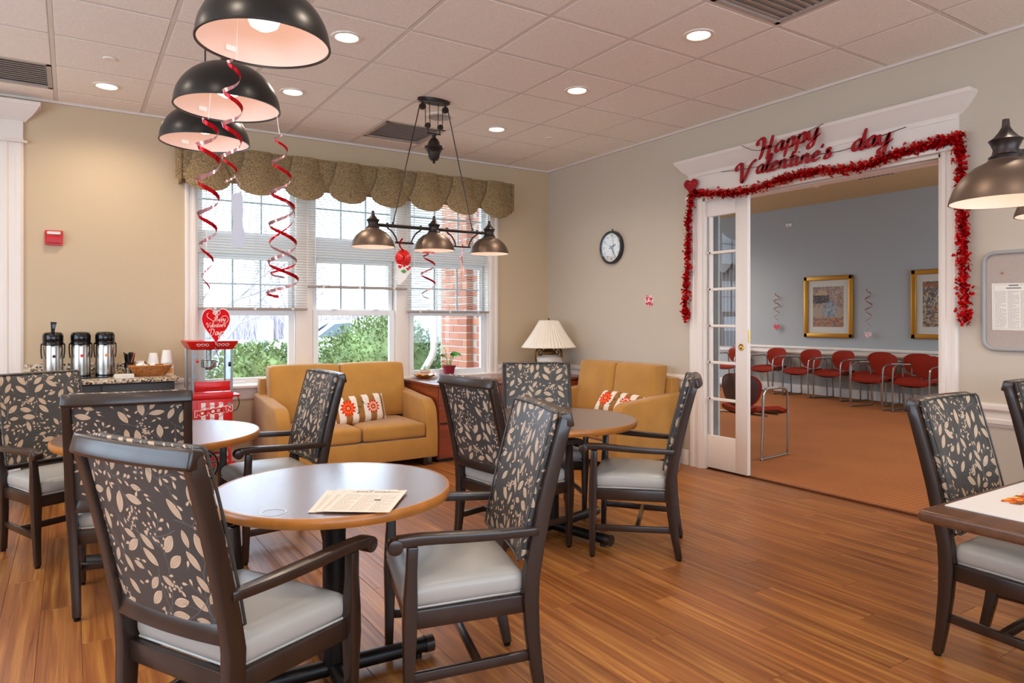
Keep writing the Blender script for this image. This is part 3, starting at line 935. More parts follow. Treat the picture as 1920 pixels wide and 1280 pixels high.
# ------------------------------------------------------------------ doorway to the far room
d1 = struct(casing('x', DY1, XR, 0, 2.43, 1, .15).build('door_1', m_trim, ang=25))
casing('x', DY0, XR, 0, 2.43, -1, .105).build('casing', m_trim, d1, ang=25)
MB().box(XR - .026, 2.145, 2.43, XR, 4.40, 2.635).build('frieze', m_trim, d1, smooth=False)
MB().box(XR - .045, 2.12, 2.405, XR, 4.425, 2.437).build('bead', m_trim, d1, bevel=.008)
MB().box(XR - .034, 2.137, 2.60, XR - .02, 4.41, 2.612).build('bead', m_trim, d1, bevel=.004)
MB().box(XR, DY1 - .02, 0, XR + .035, DY1, DZ).box(XR, DY0, 0, XR + .22, DY0 + .02, DZ).build('jamb', m_trim, d1, smooth=False)
MB().box(XR, DY0, DZ - .02, XR + .025, DY1, DZ).box(XR + .085, DY0, DZ - .02, XR + .22, DY1, DZ).build('head_jamb', m_trim, d1, smooth=False)
MB().box(XR + .025, DY0, DZ - .008, XR + .085, DY1, DZ + .02).build('door_track', M('grey track', '#77706a', .5), d1, smooth=False)
crown_y('trim_8', 2.145, 4.40, XR, 2.625)
# pocket door: a leaf slid most of the way into the wall
dl = struct(MB().box(XR + .037, 3.80, .012, XR + .077, 3.925, 2.385).build('door_2', m_trim, bevel=.003))
MB().box(XR + .038, 3.925, .012, XR + .076, 4.75, .30).build('bottom_rail', m_trim, dl, bevel=.003)
MB().box(XR + .038, 3.925, 2.24, XR + .076, 4.75, 2.384).build('top_rail', m_trim, dl, bevel=.003)
rows = [.30 + (2.24 - .30) * k / 6 for k in range(7)]
for k in range(1, 6): MB().box(XR + .04, 3.925, rows[k] - .012, XR + .074, 4.75, rows[k] + .012).build('muntin', m_trim, dl, bevel=.004)
MB().box(XR + .04, 4.195, .30, XR + .074, 4.222, 2.24).build('muntin', m_trim, dl, bevel=.004)
for k in range(6):
    for (a, b) in ((3.925, 4.195), (4.222, 4.49)):
        g = MB(); g.add([(XR + .057, a, rows[k]), (XR + .057, b, rows[k]), (XR + .057, b, rows[k + 1]), (XR + .057, a, rows[k + 1])], [(0, 1, 2, 3)]); g.build('pane', m_glass, dl, smooth=False)
MB().lathe([(0, .006), (.012, .006), (.018, .002), (.026, .004), (.03, .0), (.03, -.004)], 24).build('flush_pull', m_brassb, dl, (XR + .036, 3.865, 1.09), (0, -PI / 2, 0))
MB().box(XR + .045, 3.797, 1.13, XR + .069, 3.801, 1.24).build('edge_latch', m_brassb, dl)
MB().box(XR + .2, DY0 - .2, -.1, XR + .22, DY0, 3.4).build('pocket_wall', m_blue, d1, smooth=False)

# ------------------------------------------------------------------ far room shell
FX = 11.02; FZ = 3.35
struct(MB().box(FX, -.5, -.1, FX + .15, 9.18, FZ).box(FX, 9.18, -.1, FX + .15, 10.3, .75).box(FX, 9.18, 2.75, FX + .15, 10.3, FZ).box(FX, 10.3, -.1, FX + .15, 12.1, FZ).build('wall_far', m_blue, smooth=False))
struct(wall_y(-.65, -.5, XR + .22, FX, -.1, FZ, [(6.0, 10.4, .8, 2.9)]).build('wall_far_right', m_blue, smooth=False))  # opening added out of view to bring daylight into the far room
struct(wall_y(12.0, 12.15, XR + .22, FX, -.1, FZ, [(5.6, 10.6, .8, 2.9)]).build('wall_far_left', m_blue, smooth=False))  # unseen opening here too, added for far room daylight
struct(MB().box(XR + .20, DY1 + .0, -.1, XR + .22, 12, FZ).box(XR + .20, -.5, -.1, XR + .22, DY0, FZ).box(XR + .20, DY0, DZ, XR + .22, DY1, FZ).build('wall_far_near', m_blue, smooth=False))
struct(MB().box(XR + .2, -.6, FZ, FX + .1, 12.1, FZ + .1).build('ceiling', m_tan, smooth=False))
run_y('trim_9', RAILP, -.5, 12, FX, .70)
run_y('baseboard_far', [(d, h * 1.15) for d, h in BASEP], -.5, 12, FX, 0)
w3 = struct(MB().box(FX + .04, 9.18, .75, FX + .09, 9.24, 2.75).box(FX + .04, 10.24, .75, FX + .09, 10.3, 2.75).box(FX + .04, 9.24, .75, FX + .09, 10.24, .81).box(FX + .04, 9.24, 2.69, FX + .09, 10.24, 2.75).build('window_3', m_vinylw, smooth=False))
MB().box(FX + .05, 9.24, 1.72, FX + .08, 10.24, 1.77).build('rail', m_vinylw, w3, smooth=False)
for k in (1, 2): MB().box(FX + .055, 9.24 + k / 3 - .008, .81, FX + .07, 9.24 + k / 3 + .008, 2.69).build('muntin', m_muntin, w3)
for k in (1.25, 2.2): MB().box(FX + .055, 9.24, k - .008, FX + .07, 10.24, k + .008).build('muntin', m_muntin, w3)
g = MB(); g.add([(FX + .062, 9.24, .81), (FX + .062, 10.24, .81), (FX + .062, 10.24, 2.69), (FX + .062, 9.24, 2.69)], [(0, 1, 2, 3)]); g.build('pane', m_glass, w3, smooth=False)
m_drape = M('grey drape', '#8d9297', .9)
def drape(y0, y1, z0, z1, n, label):
    tag(MB().grid(lambda u, v: (FX - .06 - .025 * math.sin(u * n * 2 * PI), y0 + (y1 - y0) * u, z0 + (z1 - z0) * v), n * 8, 4).build('drape', m_drape), label, 'curtain')
drape(9.0, 9.45, .80, 2.6, 5, 'grey drape hanging at the window seen through the door glass')
t = empty('window_swag', (FX, 9.7, 2.5), 0, 'grey scalloped swag over the window seen through the door glass', 'valance')
for k in range(3):
    MB().grid(lambda u, v, k=k: (-.08 - .05 * math.sin(PI * u), -.7 + k * .45 + u * .45, .35 - v * (.35 + .25 * math.sin(PI * u))), 12, 6).build('swag', m_drape, t)
t = empty('ceiling_vent', (9.29, 5.38, FZ), 0, 'grey square air vent in the tan ceiling of the far room', 'air vent')
MB().box(-.3, -.3, -.012, .3, .3, 0).build('frame', m_vent, t, bevel=.004)
for k in range(8): MB().box(-.26, -.24 + k * .065, -.02, .26, -.21 + k * .065, -.011).build('louvre', M('vent dark', '#6b645c', .5) if k == 0 else bpy.data.materials['vent dark'], t)
tag(MB().lathe([(0, -.03), (.05, -.03), (.07, -.015), (.07, -.001)], 24).build('smoke_detector', m_trim, loc=(9.43, 6.24, FZ)), 'small round white smoke detector on the tan far ceiling', 'smoke detector')
for (x, y) in ((7, 2), (7, 7.5), (9.6, 1.5), (9.3, 9.6)): can(x, y, FZ, 'unseen ceiling light added to brighten the tan far room beyond the doorway view', FAR_W, 'added far room lights')  # lamps added outside the doorway view to light the far room
t = empty('wall_sensor', (FX, 7.83, 3.04), 0, 'small white box sensor high on the blue far wall', 'sensor')
MB().rbox((-.02, 0, 0), (.04, .10, .06), .012, 4).build('housing', m_white, t)
MB().box(-.043, -.03, -.015, -.039, .03, -.005).build('slot', m_grey, t)

# ================================================================== DINING CHAIRS
def backy(z):
    if z <= .42: return -.2 - .05 * ((.42 - z) / .42) ** 1.8
    return -.2 - .135 * ((z - .42) / .58) ** 1.25
def bow(x, k=.022): return -k * (1 - (x / .237) ** 2)
def make_chair():
    t = empty('dining_chair', (0, 0, 0), 0, 'x', 'chair', 'dining chairs')
    for s in (-1, 1):
        zs = [.012, .12, .25, .36, .45, .55, .68, .82, .92, .985]
        pts = [(s * (.208 + .029 * min(1, z / .5)), backy(z), z) for z in zs]
        sec = [(.034, .036), (.036, .042), (.038, .050), (.040, .056), (.040, .056), (.038, .054), (.036, .05), (.036, .047), (.036, .045), (.036, .044)]
        lg = MB().bar(pts, sec).build('rear_leg', m_dark, t, bevel=.006)
        MB().lathe([(0, -.012), (.013, -.012), (.015, -.002), (0, 0)], 12).build('glide', m_glide, lg, (s * .208, backy(0.01), .012))
        pts = [(s * .258, .225, .012), (s * .262, .222, .18), (s * .264, .22, .34), (s * .266, .218, .42), (s * .270, .215, .52), (s * .274, .212, .60)]
        sec = [(.030, .030), (.036, .036), (.046, .046), (.044, .044), (.034, .036), (.032, .036)]
        lg = MB().bar(pts, sec).build('front_leg', m_dark, t, bevel=.006)
        MB().lathe([(0, -.012), (.012, -.012), (.014, -.002), (0, 0)], 12).build('glide', m_glide, lg, (s * .258, .225, .012))
        ap = cr([(s * .246, -.225, .603), (s * .258, -.10, .607), (s * .270, .05, .614), (s * .280, .18, .622), (s * .286, .265, .620)], 4)
        n = len(ap)
        sec = [(.030 + .018 * min(1, i / 5), .028 + .006 * i / n) for i in range(n)]
        a = MB().bar(ap, sec)
        a.tube([(s * .286 - .0245, .270, .608), (s * .286 + .0245, .270, .608)], .0255, 16)
        a.build('armrest', m_dark, t, bevel=.005)
        MB().bar([(s * .258, .205, .165), (s * .214, backy(.165) + .01, .165)], (.020, .034)).build('stretcher', m_dark, t, bevel=.004)
    MB().bar([(-.236, -.02, .165), (.236, -.02, .165)], (.034, .022), side=(0, 0, 1)).build('stretcher', m_dark, t, bevel=.004)
    # seat frame
    f = MB()
    f.bar([(-.262, .215, .352), (.262, .215, .352)], (.062, .026), side=(0, 0, 1))
    f.bar([(-.23, -.195, .352), (.23, -.195, .352)], (.062, .026), side=(0, 0, 1))
    for s in (-1, 1): f.bar([(s * .250, .225, .352), (s * .222, -.20, .352)], (.026, .062))
    f.build('seat_frame', m_dark, t, bevel=.005)
    def seatf(x, y, z):
        k = 1 - .12 * (.245 - y) / .44
        return (x * k, y, z - (.012 if z > .42 else .0) * max(0, (y - .12) / .13) ** 2)
    MB().rbox((0, .024, .422), (.508, .43, .082), .034, 10, crown=(0, 0, .020), fn=seatf).build('seat', m_seat, t)
    pp = []
    for (x, y) in ((-.24, .232), (.24, .232), (.25, .222), (.212, -.17), (.20, -.182), (-.20, -.182), (-.212, -.17), (-.25, .222)): pp.append((x, y, .388))
    MB().tube(pp, .0045, 6, closed=True).build('piping', m_seat, t.children[-1])
    # top and lower back rails
    tp = [(-.255 + .51 * i / 12, backy(.975) + bow(-.237 + .474 * i / 12), .978) for i in range(13)]
    MB().bar(tp, (.056, .048), side=(0, .25, 1)).build('top_rail', m_dark, t, bevel=.009, seg=3)
    tp = [(-.222 + .444 * i / 10, backy(.5) + bow(-.222 + .444 * i / 10, .018), .497) for i in range(11)]
    MB().bar(tp, (.060, .034), side=(0, .2, 1)).build('lower_rail', m_dark, t, bevel=.006)
    # upholstered back: recessed outer panel and piped inner pad, both printed
    MB().rbox((0, 0, .735), (.44, .030, .456), .010, 8, fn=lambda x, y, z: (x, y + backy(z) + .006 + bow(x), z), uvk=(0, 2, 2.15, 1)).build('back_panel', m_fabric, t)
    pad = MB().rbox((0, 0, .753), (.458, .030, .512), .013, 10, crown=(0, .006, 0), fn=lambda x, y, z: (x, y + backy(z) + .036 + bow(x), z), uvk=(0, 2, 2.15, 1)).build('back_pad', m_fabric, t)
    pp = []
    for (x, z) in [(-.218 + .436 * i / 10, 1.004) for i in range(11)] + [(.2295, .995)] + [(.2295, .995 - .49 * i / 8) for i in range(1, 9)] + [(.218, .5)] + [(.218 - .436 * i / 10, .497) for i in range(1, 11)] + [(-.2295, .505 + .49 * i / 8) for i in range(9)]:
        pp.append((x, backy(z) + .052 + bow(x), z))
    MB().tube(pp, .0045, 6, closed=True).build('piping', m_pipe, pad)
    return t
CH = [
 (.429, 2.237, -61.3, 'dark framed patterned armchair nearest the viewer, seen from behind at the table with papers'),
 (1.204, 2.243, 74.2, 'dark framed patterned armchair in side view right of the table with papers'),
 (.268, 3.80, -9.2, 'dark framed patterned armchair seen from behind, pushed in at the rear left table'),
 (-.028, 4.776, -152, 'dark framed patterned armchair at the left edge, turned towards the viewer before the coffee counter'),
 (1.005, 4.185, 93.3, 'dark framed patterned armchair in side view between the rear left table and the window sofa'),
 (2.193, 3.43, -83.3, 'patterned armchair seen from behind, left of the brown round table by the credenza'),
 (2.766, 3.932, 152, 'patterned armchair beyond the brown round table, facing the viewer below the lamp'),
 (2.803, 3.015, 42.7, 'patterned armchair in side view right of the brown round table, near the pocket door'),
 (3.105, 1.142, 181.2, 'dark framed patterned armchair at the square walnut table with the white placemat'),
 (4.33, 1.28, 176, 'dark framed armchair cut off by the picture edge near the bulletin board wall')]
chair0 = make_chair()
for i, (x, y, a, lb) in enumerate(CH):
    o = chair0 if i == 0 else copy_tree(chair0)
    o.location = (x, y, 0); o.rotation_euler = (0, 0, math.radians(a)); o['label'] = lb

# ================================================================== TABLES
TZ = .712
def round_table(x, y, r, base_ang, label, leg=.40):
    t = empty('round_table', (x, y, 0), 0, label, 'table', 'round dining tables')
    MB().lathe([(0, TZ - .030), (r - .012, TZ - .030), (r - .012, TZ), (0, TZ)], 96).build('tabletop', m_lam, t)
    MB().lathe([(r - .012, TZ - .034), (r - .004, TZ - .034), (r + .001, TZ - .026), (r + .003, TZ - .016), (r + .001, TZ - .006), (r - .004, TZ + .0005), (r - .012, TZ + .0005)], 96).build('edge_band', m_edge, t)
    MB().lathe([(0, .05), (.042, .05), (.042, TZ - .05), (.10, TZ - .045), (.10, TZ - .032), (0, TZ - .032)], 28).build('column', m_black, t)
    for k in range(2):
        a = math.radians(base_ang + 90 * k); c, s = math.cos(a), math.sin(a)
        f = MB().tube([(-c * leg, -s * leg, .045), (c * leg, s * leg, .045)], .030, 14).build('foot', m_black, t)
        for q in (-1, 1):
            e = MB().tube([(q * c * (leg - .012), q * s * (leg - .012), .045), (q * c * (leg + .022), q * s * (leg + .022), .045)], .033, 14).build('end_cap', m_dark, f)
            MB().lathe([(0, 0), (.016, 0), (.016, .018), (0, .018)], 12).build('glide', m_glide, f, (q * c * (leg - .04), q * s * (leg - .04), 0))
    return t
T1 = (.820, 2.498, .427); T2 = (.408, 4.165, .505); T3 = (2.537, 3.49, .524)
round_table(T1[0], T1[1], T1[2], -3, 'round table with oak edge and grey sheen, papers lying on it, nearest the viewer', .37)
round_table(T2[0], T2[1], T2[2], -22, 'round table with oak edge between the left chairs in front of the popcorn cart')
round_table(T3[0], T3[1], T3[2], 13, 'round brown topped table with oak edge between the credenza and pocket door', .43)

t = empty('square_table', (2.22, 1.123, 0), 0, 'walnut edged square table with a white placemat at the right edge', 'table')
MB().box(0, -1.05, .70, 1.9, 0, .738).build('tabletop', m_walnut, t, bevel=.010, seg=3)
for (a, b) in ((1.05, -.30), (1.05, -.75)):
    MB().lathe([(.0, .05), (.045, .05), (.045, .70), (0, .70)], 20).build('column', m_black, t, (a, b, 0))
    MB().tube([(a - .05 if 0 else a, b - .28, .04), (a, b + .28, .04)], .03, 12).build('foot', m_black, t)

# ================================================================== SOFAS
def make_sofa(wd, dp, label, name='sofa'):
    """front faces -Y, origin at the middle of the back edge on the floor"""
    t = empty(name, (0, 0, 0), 0, label, 'sofa', 'mustard two seat sofas')
    aw = .115; x0 = wd / 2
    MB().rbox((0, -dp / 2 - .01, .165), (wd - .02, dp - .03, .19), .02, 4).build('base', m_mustard, t)
    for s in (-1, 1):
        prof = [(0, .07), (0, .66)] + [(-.1 * dp, .655), (-.35 * dp, .635), (-.62 * dp, .612)] + [(-dp + .17 - .15 * math.sin(a * PI / 16), .43 + .17 * math.cos(a * PI / 16)) for a in range(0, 9)] + [(-dp + .005, .30), (-dp + .005, .07)]
        b = MB().prism(prof, s * x0, s * (x0 - aw), lambda u, v, k: (k, u, v))
        b.build('arm', m_mustard, t, bevel=.018, seg=3)
        cw = (wd - 2 * aw) / 2
        MB().rbox((s * cw / 2, -dp / 2 - .055, .325), (cw - .006, dp - .13, .135), .035, 8, crown=(0, 0, .022)).build('seat_cushion', m_mustard, t)
        def tilt(x, y, z): return (x, y + .17 * (z - .38), z)
        MB().rbox((s * (cw / 2 + .02), -.26, .66), (cw + .03, .17, .50), .030, 8, crown=(0, .02, .008), fn=tilt).build('back_cushion', m_mustard, t)
        for q in (-.09, -dp + .08):
            MB().cbox((s * (x0 - .09), q, .035), (.085, .085, .07)).build('leg', m_dark, t, bevel=.004)
    MB().rbox((0, -.07, .45), (wd - .06, .13, .70), .03, 6, fn=lambda x, y, z: (x, y + .05 * (z - .4), z)).build('back', m_mustard, t)
    return t
s1 = make_sofa(1.44, .86, 'mustard two seat sofa under the window with one flowered pillow'); s1.location = (2.115, YB - .085, 0)
s2 = make_sofa(1.26, .80, 'mustard two seat sofa along the right wall by the pocket door'); s2.location = (XR - .045, 5.085, 0); s2.rotation_euler = (0, 0, -PI / 2)
def pillow(loc, rot, label):
    t = empty('throw_pillow', loc, 0, label, 'pillow', 'flowered throw pillows')
    t.rotation_euler = rot
    def pf(x, y, z):
        k = max(0, 1 - (abs(x) / .24) ** 4) * max(0, 1 - (abs(z) / .13) ** 4)
        return (x, y * (.22 + .78 * k ** .5), z)
    MB().rbox((0, 0, 0), (.46, .13, .25), .05, 14, fn=pf).build('cover', m_pillow, t)
    for me_ in (t.children[-1].data,):
        for lp in me_.loops:
            co = me_.vertices[lp.vertex_index].co
            me_.uv_layers[0].data[lp.index].uv = (co.x / .46 + .5, co.z / .25 + .5)
    f = MB()
    for s in (-1, 1):
        pts = [(s * (.228 + .006 * (k % 2)), 0, -.118 + .236 * k / 22) for k in range(23)]
        f.tube(pts, .008, 6)
    f.build('fringe', m_cream, t)
    return t
pillow((2.20, 6.00, .515), (-.32, -.06, .02), 'striped pillow with red and orange flowers leaning upright on the window sofa')
pillow((4.24, 4.80, .545), (-.72, .05, -1.40), 'striped pillow with orange flower lying back on the sofa by the right wall')

# ================================================================== CREDENZA, LAMP, PLANT, CUP
cz = .722
t = empty('credenza', (2.853, 5.72, 0), 0, 'cherry wood credenza with drawers between the two sofas under the window', 'credenza')
CW = 1.86
MB().box(0, .012, .03, CW, .80, cz - .028).build('body', m_cherry, t, bevel=.002, seg=1)
MB().box(-.012, -.012, cz - .028, CW + .005, .815, cz).build('top', m_cherrytop, t, bevel=.005)
MB().box(.03, .05, 0, CW - .03, .78, .03).build('plinth', m_glide, t)
for c in range(3):
    a, b = .012 + c * .615, .012 + c * .615 + .60
    for (z0, z1) in ((.04, .352), (.366, .688)):
        d = MB().box(a, 0, z0, b, .014, z1).build('drawer', m_cherry, t, bevel=.003, seg=1)
        MB().box(a + .02, -.001, z1 - .004, b - .02, .012, z1 + .010).build('pull_groove', m_glide, d)
t = empty('table_lamp', (4.43, 6.16, cz), 0, 'table lamp with pleated cream shade and brass handled urn on the corner', 'lamp')
MB().lathe([(0, 0), (.085, 0), (.09, .012), (.075, .03), (.10, .06), (.145, .11), (.155, .15), (.14, .19), (.10, .215), (.075, .222), (0, .222)], 40).build('urn', m_cream, t)
MB().lathe([(.075, .215), (.085, .225), (.08, .25), (.055, .262), (.05, .28), (.03, .285), (.028, .30), (.012, .305), (.010, .57), (0, .57)], 32).build('collar', m_brass, t)
for s in (-1, 1):
    MB().tube(cr([(s * .075, 0, .25), (s * .11, 0, .285), (s * .155, 0, .275), (s * .175, 0, .22), (s * .17, 0, .15), (s * .15, 0, .10)], 6), .011, 8).tube(cr([(s * .09, 0, .225), (s * .12, 0, .215), (s * .135, 0, .245), (s * .115, 0, .26)], 5), .008, 8).build('handle', m_brass, t)
npl = 44
def shd(u, v):
    a = 2 * PI * u; z = .30 + v * .29
    r = .295 - v * .19
    r += .006 * math.cos(npl * a) * (1 - .4 * v) + .012 * math.sin(PI * v) * -.6
    return (r * math.cos(a), r * math.sin(a), z)
MB().grid(shd, npl * 6, 6, wrapu=True).build('lamp_shade', m_shade, t)
MB().lathe([(.289, .297), (.302, .297), (.302, .306), (.289, .306)], 48, close=True).lathe([(.098, .586), (.110, .586), (.110, .595), (.098, .595)], 40, close=True).build('shade_trim', m_shade, t)
MB().lathe([(0, .57), (.006, .575), (.012, .59), (.006, .603), (.009, .612), (0, .622)], 16).build('finial', m_brass, t)
t = empty('potted_plant', (3.41, 6.57, .7305), 0, 'small green leafy plant in a dark red pot on the window ledge', 'plant')
MB().lathe([(0, 0), (.05, 0), (.066, .085), (.074, .085), (.078, .105), (.066, .105), (.062, .09), (0, .088)], 32).build('pot', m_terr, t)
MB().lathe([(0, .09), (.063, .092)], 20).build('soil', m_dark, t)
r_ = random.Random(3)
for k, (dx, dy, h) in enumerate([(-.09, -.01, .22), (-.12, -.03, .07), (-.075, .01, .14), (.05, -.02, .16), (.085, -.01, .13), (.11, .0, .15), (.06, .02, .12), (.02, -.03, .15), (-.13, 0, .03)]):
    st = MB().tube(cr([(dx * .15, dy * .15, .09), (dx * .5, dy * .5, .09 + (h - .0) * .8), (dx, dy, .075 + h)], 5), .0028, 5).build('stem', m_leafg, t)
    a0 = r_.uniform(0, 6); R_ = r_.uniform(.026, .038)
    MB().grid(lambda u, v: (dx + (R_ * v * math.cos(2 * PI * u)), dy + R_ * v * math.sin(2 * PI * u) * .7 - .012, .078 + h + R_ * v * math.sin(2 * PI * u + a0) * .6 - .006 * v), 12, 3, wrapu=True).build('leaf', m_leafg, t)
t = empty('teacup', (3.095, 6.50, cz), 0, 'cream teacup on amber petal saucer holding a tiny plant on the credenza', 'cup')
sa = MB()
sa.grid(lambda u, v: ((.05 + .075 * v + .012 * v * math.cos(10 * 2 * PI * u)) * math.cos(2 * PI * u), (.05 + .075 * v + .012 * v * math.cos(10 * 2 * PI * u)) * math.sin(2 * PI * u), .006 + .03 * v * v + .006 * v * math.cos(10 * 2 * PI * u)), 80, 5, wrapu=True)
sa.lathe([(0, .004), (.05, .004), (.05, .008), (0, .008)], 24)
sa.build('saucer', m_amber, t)
MB().lathe([(0, .01), (.03, .01), (.034, .03), (.052, .075), (.056, .085), (.053, .085), (.047, .072), (0, .07)], 28).build('cup', m_cream, t)
MB().tube([(.05 * math.cos(a), .05 * math.sin(a), .055) for a in [k * 2 * PI / 24 for k in range(24)]], .003, 6, closed=True).build('painted_band', m_terr, t)
b = MB()
for k in range(16):
    a = r_.uniform(0, 6.28); rr = r_.uniform(.0, .05); z = .085 + r_.uniform(0, .035)
    b.add([(rr * math.cos(a) + .012 * math.cos(a + j * 2.1), rr * math.sin(a) + .012 * math.sin(a + j * 2.1), z + .006 * j) for j in range(3)], [(0, 1, 2)])
    b.tube([(rr * .3 * math.cos(a), rr * .3 * math.sin(a), .07), (rr * math.cos(a), rr * math.sin(a), z)], .0012, 4)
b.build('sprout', m_leafg, t)['kind'] = 'stuff'

# ================================================================== COFFEE COUNTER
cnz = .878
t = empty('counter_cabinet', (-.30, 5.96, 0), 0, 'dark brown coffee cabinet with granite worktop left of the popcorn cart', 'cabinet')
MB().box(0, .02, .09, .985, .645, cnz - .03).build('body', m_cab, t, bevel=.003)
MB().box(.02, .08, 0, .965, .62, .09).build('toe_kick', m_glide, t)
for k in range(2):
    d = MB().box(.012 + k * .485, 0, .10, .487 + k * .485, .02, .66).build('door', m_cab, t, bevel=.004)
    MB().tube([(.44 + k * .10, -.025, .50), (.44 + k * .10, -.025, .60)], .005, 8).build('handle', m_steel, d)
    d = MB().box(.012 + k * .485, 0, .672, .487 + k * .485, .02, cnz - .04).build('drawer', m_cab, t, bevel=.004)
    MB().tube([(.20 + k * .485, -.025, .76), (.30 + k * .485, -.025, .76)], .005, 8).build('handle', m_steel, d)
tp = MB().box(-.315, 5.925, cnz - .03, .715, YB - .001, cnz).build('granite_worktop', m_gran, bevel=.006)
tag(tp, 'speckled granite worktop under the coffee dispensers', 'worktop')
tag(MB().box(-.315, YB - .026, cnz, .62, YB - .001, cnz + .095).build('granite_backsplash', m_gran, bevel=.003), 'low speckled granite backsplash behind the coffee dispensers', 'backsplash')
def airpot(x, dot, label, lever):
    t = empty('coffee_dispenser', (x, 6.30, cnz), 0, label, 'airpot', 'steel coffee dispensers')
    MB().lathe([(0, 0), (.066, 0), (.068, .012), (.068, .02), (0, .02)], 32).build('base', m_blackgloss, t)
    MB().lathe([(.066, .018), (.067, .03), (.066, .235), (.062, .255), (0, .255)], 40).build('body', m_steel, t)
    MB().lathe([(.064, .252), (.069, .256), (.069, .275), (.066, .28), (.068, .285), (.068, .325), (.060, .345), (.045, .352), (0, .354)], 36).build('lid', m_blackgloss, t)
    MB().rbox((0, -.075, .262), (.034, .05, .024), .009, 4).build('spout', m_blackgloss, t)
    for s in (-1, 1):
        MB().tube(cr([(s * .068, 0, .265), (s * .074, -.006, .255), (s * .074, -.03, .20), (s * .069, -.055, .155)], 6), .0045, 6).build('carry_handle', m_blackgloss, t)
    MB().lathe([(0, 0), (.012, 0), (.012, .0008), (0, .0012)], 20).build('round_sticker', dot, t, (0.008, -.0668, .17), (PI / 2, 0, 0))
    MB().lathe([(.0, 0), (.058, 0), (.058, .003), (0, .004)], 6).build('drip_shadow_plate', m_blackgloss, t, (0, 0, .353), (0, 0, 0)) if 0 else None
    if lever:
        MB().bar([(0, .0, .345), (.0, .0, .375), (.004, -.004, .43)], [(.022, .02), (.026, .022), (.042, .016)]).build('pump_lever', m_blackgloss, t, bevel=.004)
    return t
m_dotb = M('brown sticker', '#4a2a1a', .6); m_dotr = M('red sticker', '#e03024', .6); m_doto = M('orange sticker', '#ee8a26', .6)
airpot(-.115, m_dotb, 'steel coffee dispenser with raised pump lever and brown dot sticker', True)
airpot(.064, m_dotr, 'steel coffee dispenser with red dot sticker, middle of the three', False)
airpot(.226, m_doto, 'steel coffee dispenser with orange dot sticker, nearest the stirrers', False)
tag(MB().rbox((.10, 6.20, cnz + .006), (.30, .13, .010), .004, 4).build('drip_tray', m_blackgloss), 'flat black drip tray in front of the coffee dispensers', 'tray')
for k in range(6):
    o = MB().box(-.066, -.066, 0, .066, .066, .0032).build('paper_napkin', m_napkin, loc=(.345 + r_.uniform(-.004, .004), 6.10, cnz + .0006 + k * .0042), rot=(0, 0, r_.uniform(-.05, .05)))
    tag(o, ('bottom', 'second', 'third', 'fourth', 'fifth', 'topmost')[k] + ' folded cream napkin, counted upwards, of the low stack before the stirrers', 'napkin', 'stacked napkins')
t = empty('stirrer_cup', (.395, 6.34, cnz), 0, 'black cup full of stirrers beside the last coffee dispenser', 'cup')
MB().lathe([(0, 0), (.027, 0), (.036, .10), (.034, .10), (.026, .006), (0, .006)], 28).build('cup', m_steel, t)
MB().lathe([(.0365, .062), (.0385, .10), (.036, .102), (.034, .062)], 28).build('sleeve', m_blackgloss, t)
for k in range(22):
    a = k * 2.4; rr = .024 * math.sqrt((k + .5) / 22)
    bx, by = .395 + rr * .6 * math.cos(a), 6.34 + rr * .6 * math.sin(a)
    tx, ty = .395 + rr * 1.7 * math.cos(a), 6.34 + rr * 1.7 * math.sin(a)
    if k == 20: tx, ty = .395 + .034, 6.31
    o = MB().tube([(bx, by, cnz + .012), (tx, ty, cnz + .175 + r_.uniform(-.012, .012))], .0042, 6).build('stirrer', m_orange if k == 20 else m_blackgloss)
    if k == 20: tag(o, 'orange stirrer among the black ones in the cup', 'stirrer')
    else: tag(o, 'thin black stirrer standing in the crowded cup', 'stirrer', 'black stirrers in the cup')
# wicker basket woven from strands, with packets in it
t = empty('wicker_basket', (.535, 6.20, cnz), 0, 'oblong brown wicker basket holding small white packets', 'basket')
bw = MB()
def ell(a, k): return ((.105 + .045 * k) * math.copysign(abs(math.cos(a)) ** .6, math.cos(a)), (.06 + .03 * k) * math.copysign(abs(math.sin(a)) ** .6, math.sin(a)))
for j in range(7):
    k = j / 6; z = .008 + .068 * k
    bw.tube([(ell(a, k)[0] + .003 * math.cos(i * PI + j * PI), ell(a, k)[1] + .003 * math.cos(i * PI + j * PI), z) for i, a in enumerate([q * 2 * PI / 48 for q in range(48)])], .0052, 5, closed=True)
bw.build('weave', m_wicker, t)
bw = MB()
for q in range(24):
    a = q * 2 * PI / 24; bw.tube([ell(a, 0) + (.004,), ell(a, .5) + (.04,), ell(a, 1) + (.078,)], .0035, 5)
bw.build('stake', m_wicker, t)['kind'] = 'stuff'
bw = MB().tube([ell(q * 2 * PI / 48, 1.05) + (.08,) for q in range(48)], .008, 6, closed=True); bw.build('rim', m_wicker, t)
MB().box(-.10, -.055, .003, .10, .055, .009).build('bottom', m_wicker, t)
for k in range(14):
    o = MB().rbox((0, 0, 0), (.055, .036, .008), .003, 3).build('sugar_packet', m_paper, loc=(.535 + r_.uniform(-.095, .03), 6.20 + r_.uniform(-.04, .04), cnz + .026 + k * .0048), rot=(r_.uniform(-.5, .5), r_.uniform(-.5, .5), r_.uniform(0, 3)))
    tag(o, 'small white sugar packet heaped in the wicker basket', 'sugar packet', 'packets in the basket')
def cup(x, y, z, label, grp):
    t = tag(MB().lathe([(.0, 0.0), (.043, 0), (.046, .004), (.0445, .010), (.030, .105), (.028, .108), (0, .108), (0, .104), (.026, .104), (.041, .006), (0, .004)], 30).build('foam_cup', m_styro, loc=(x, y, z)), label, 'cup', grp)
cup(.478, 6.42, cnz, 'single upturned white foam cup, the lowest of the three cup stacks', 'foam cups')
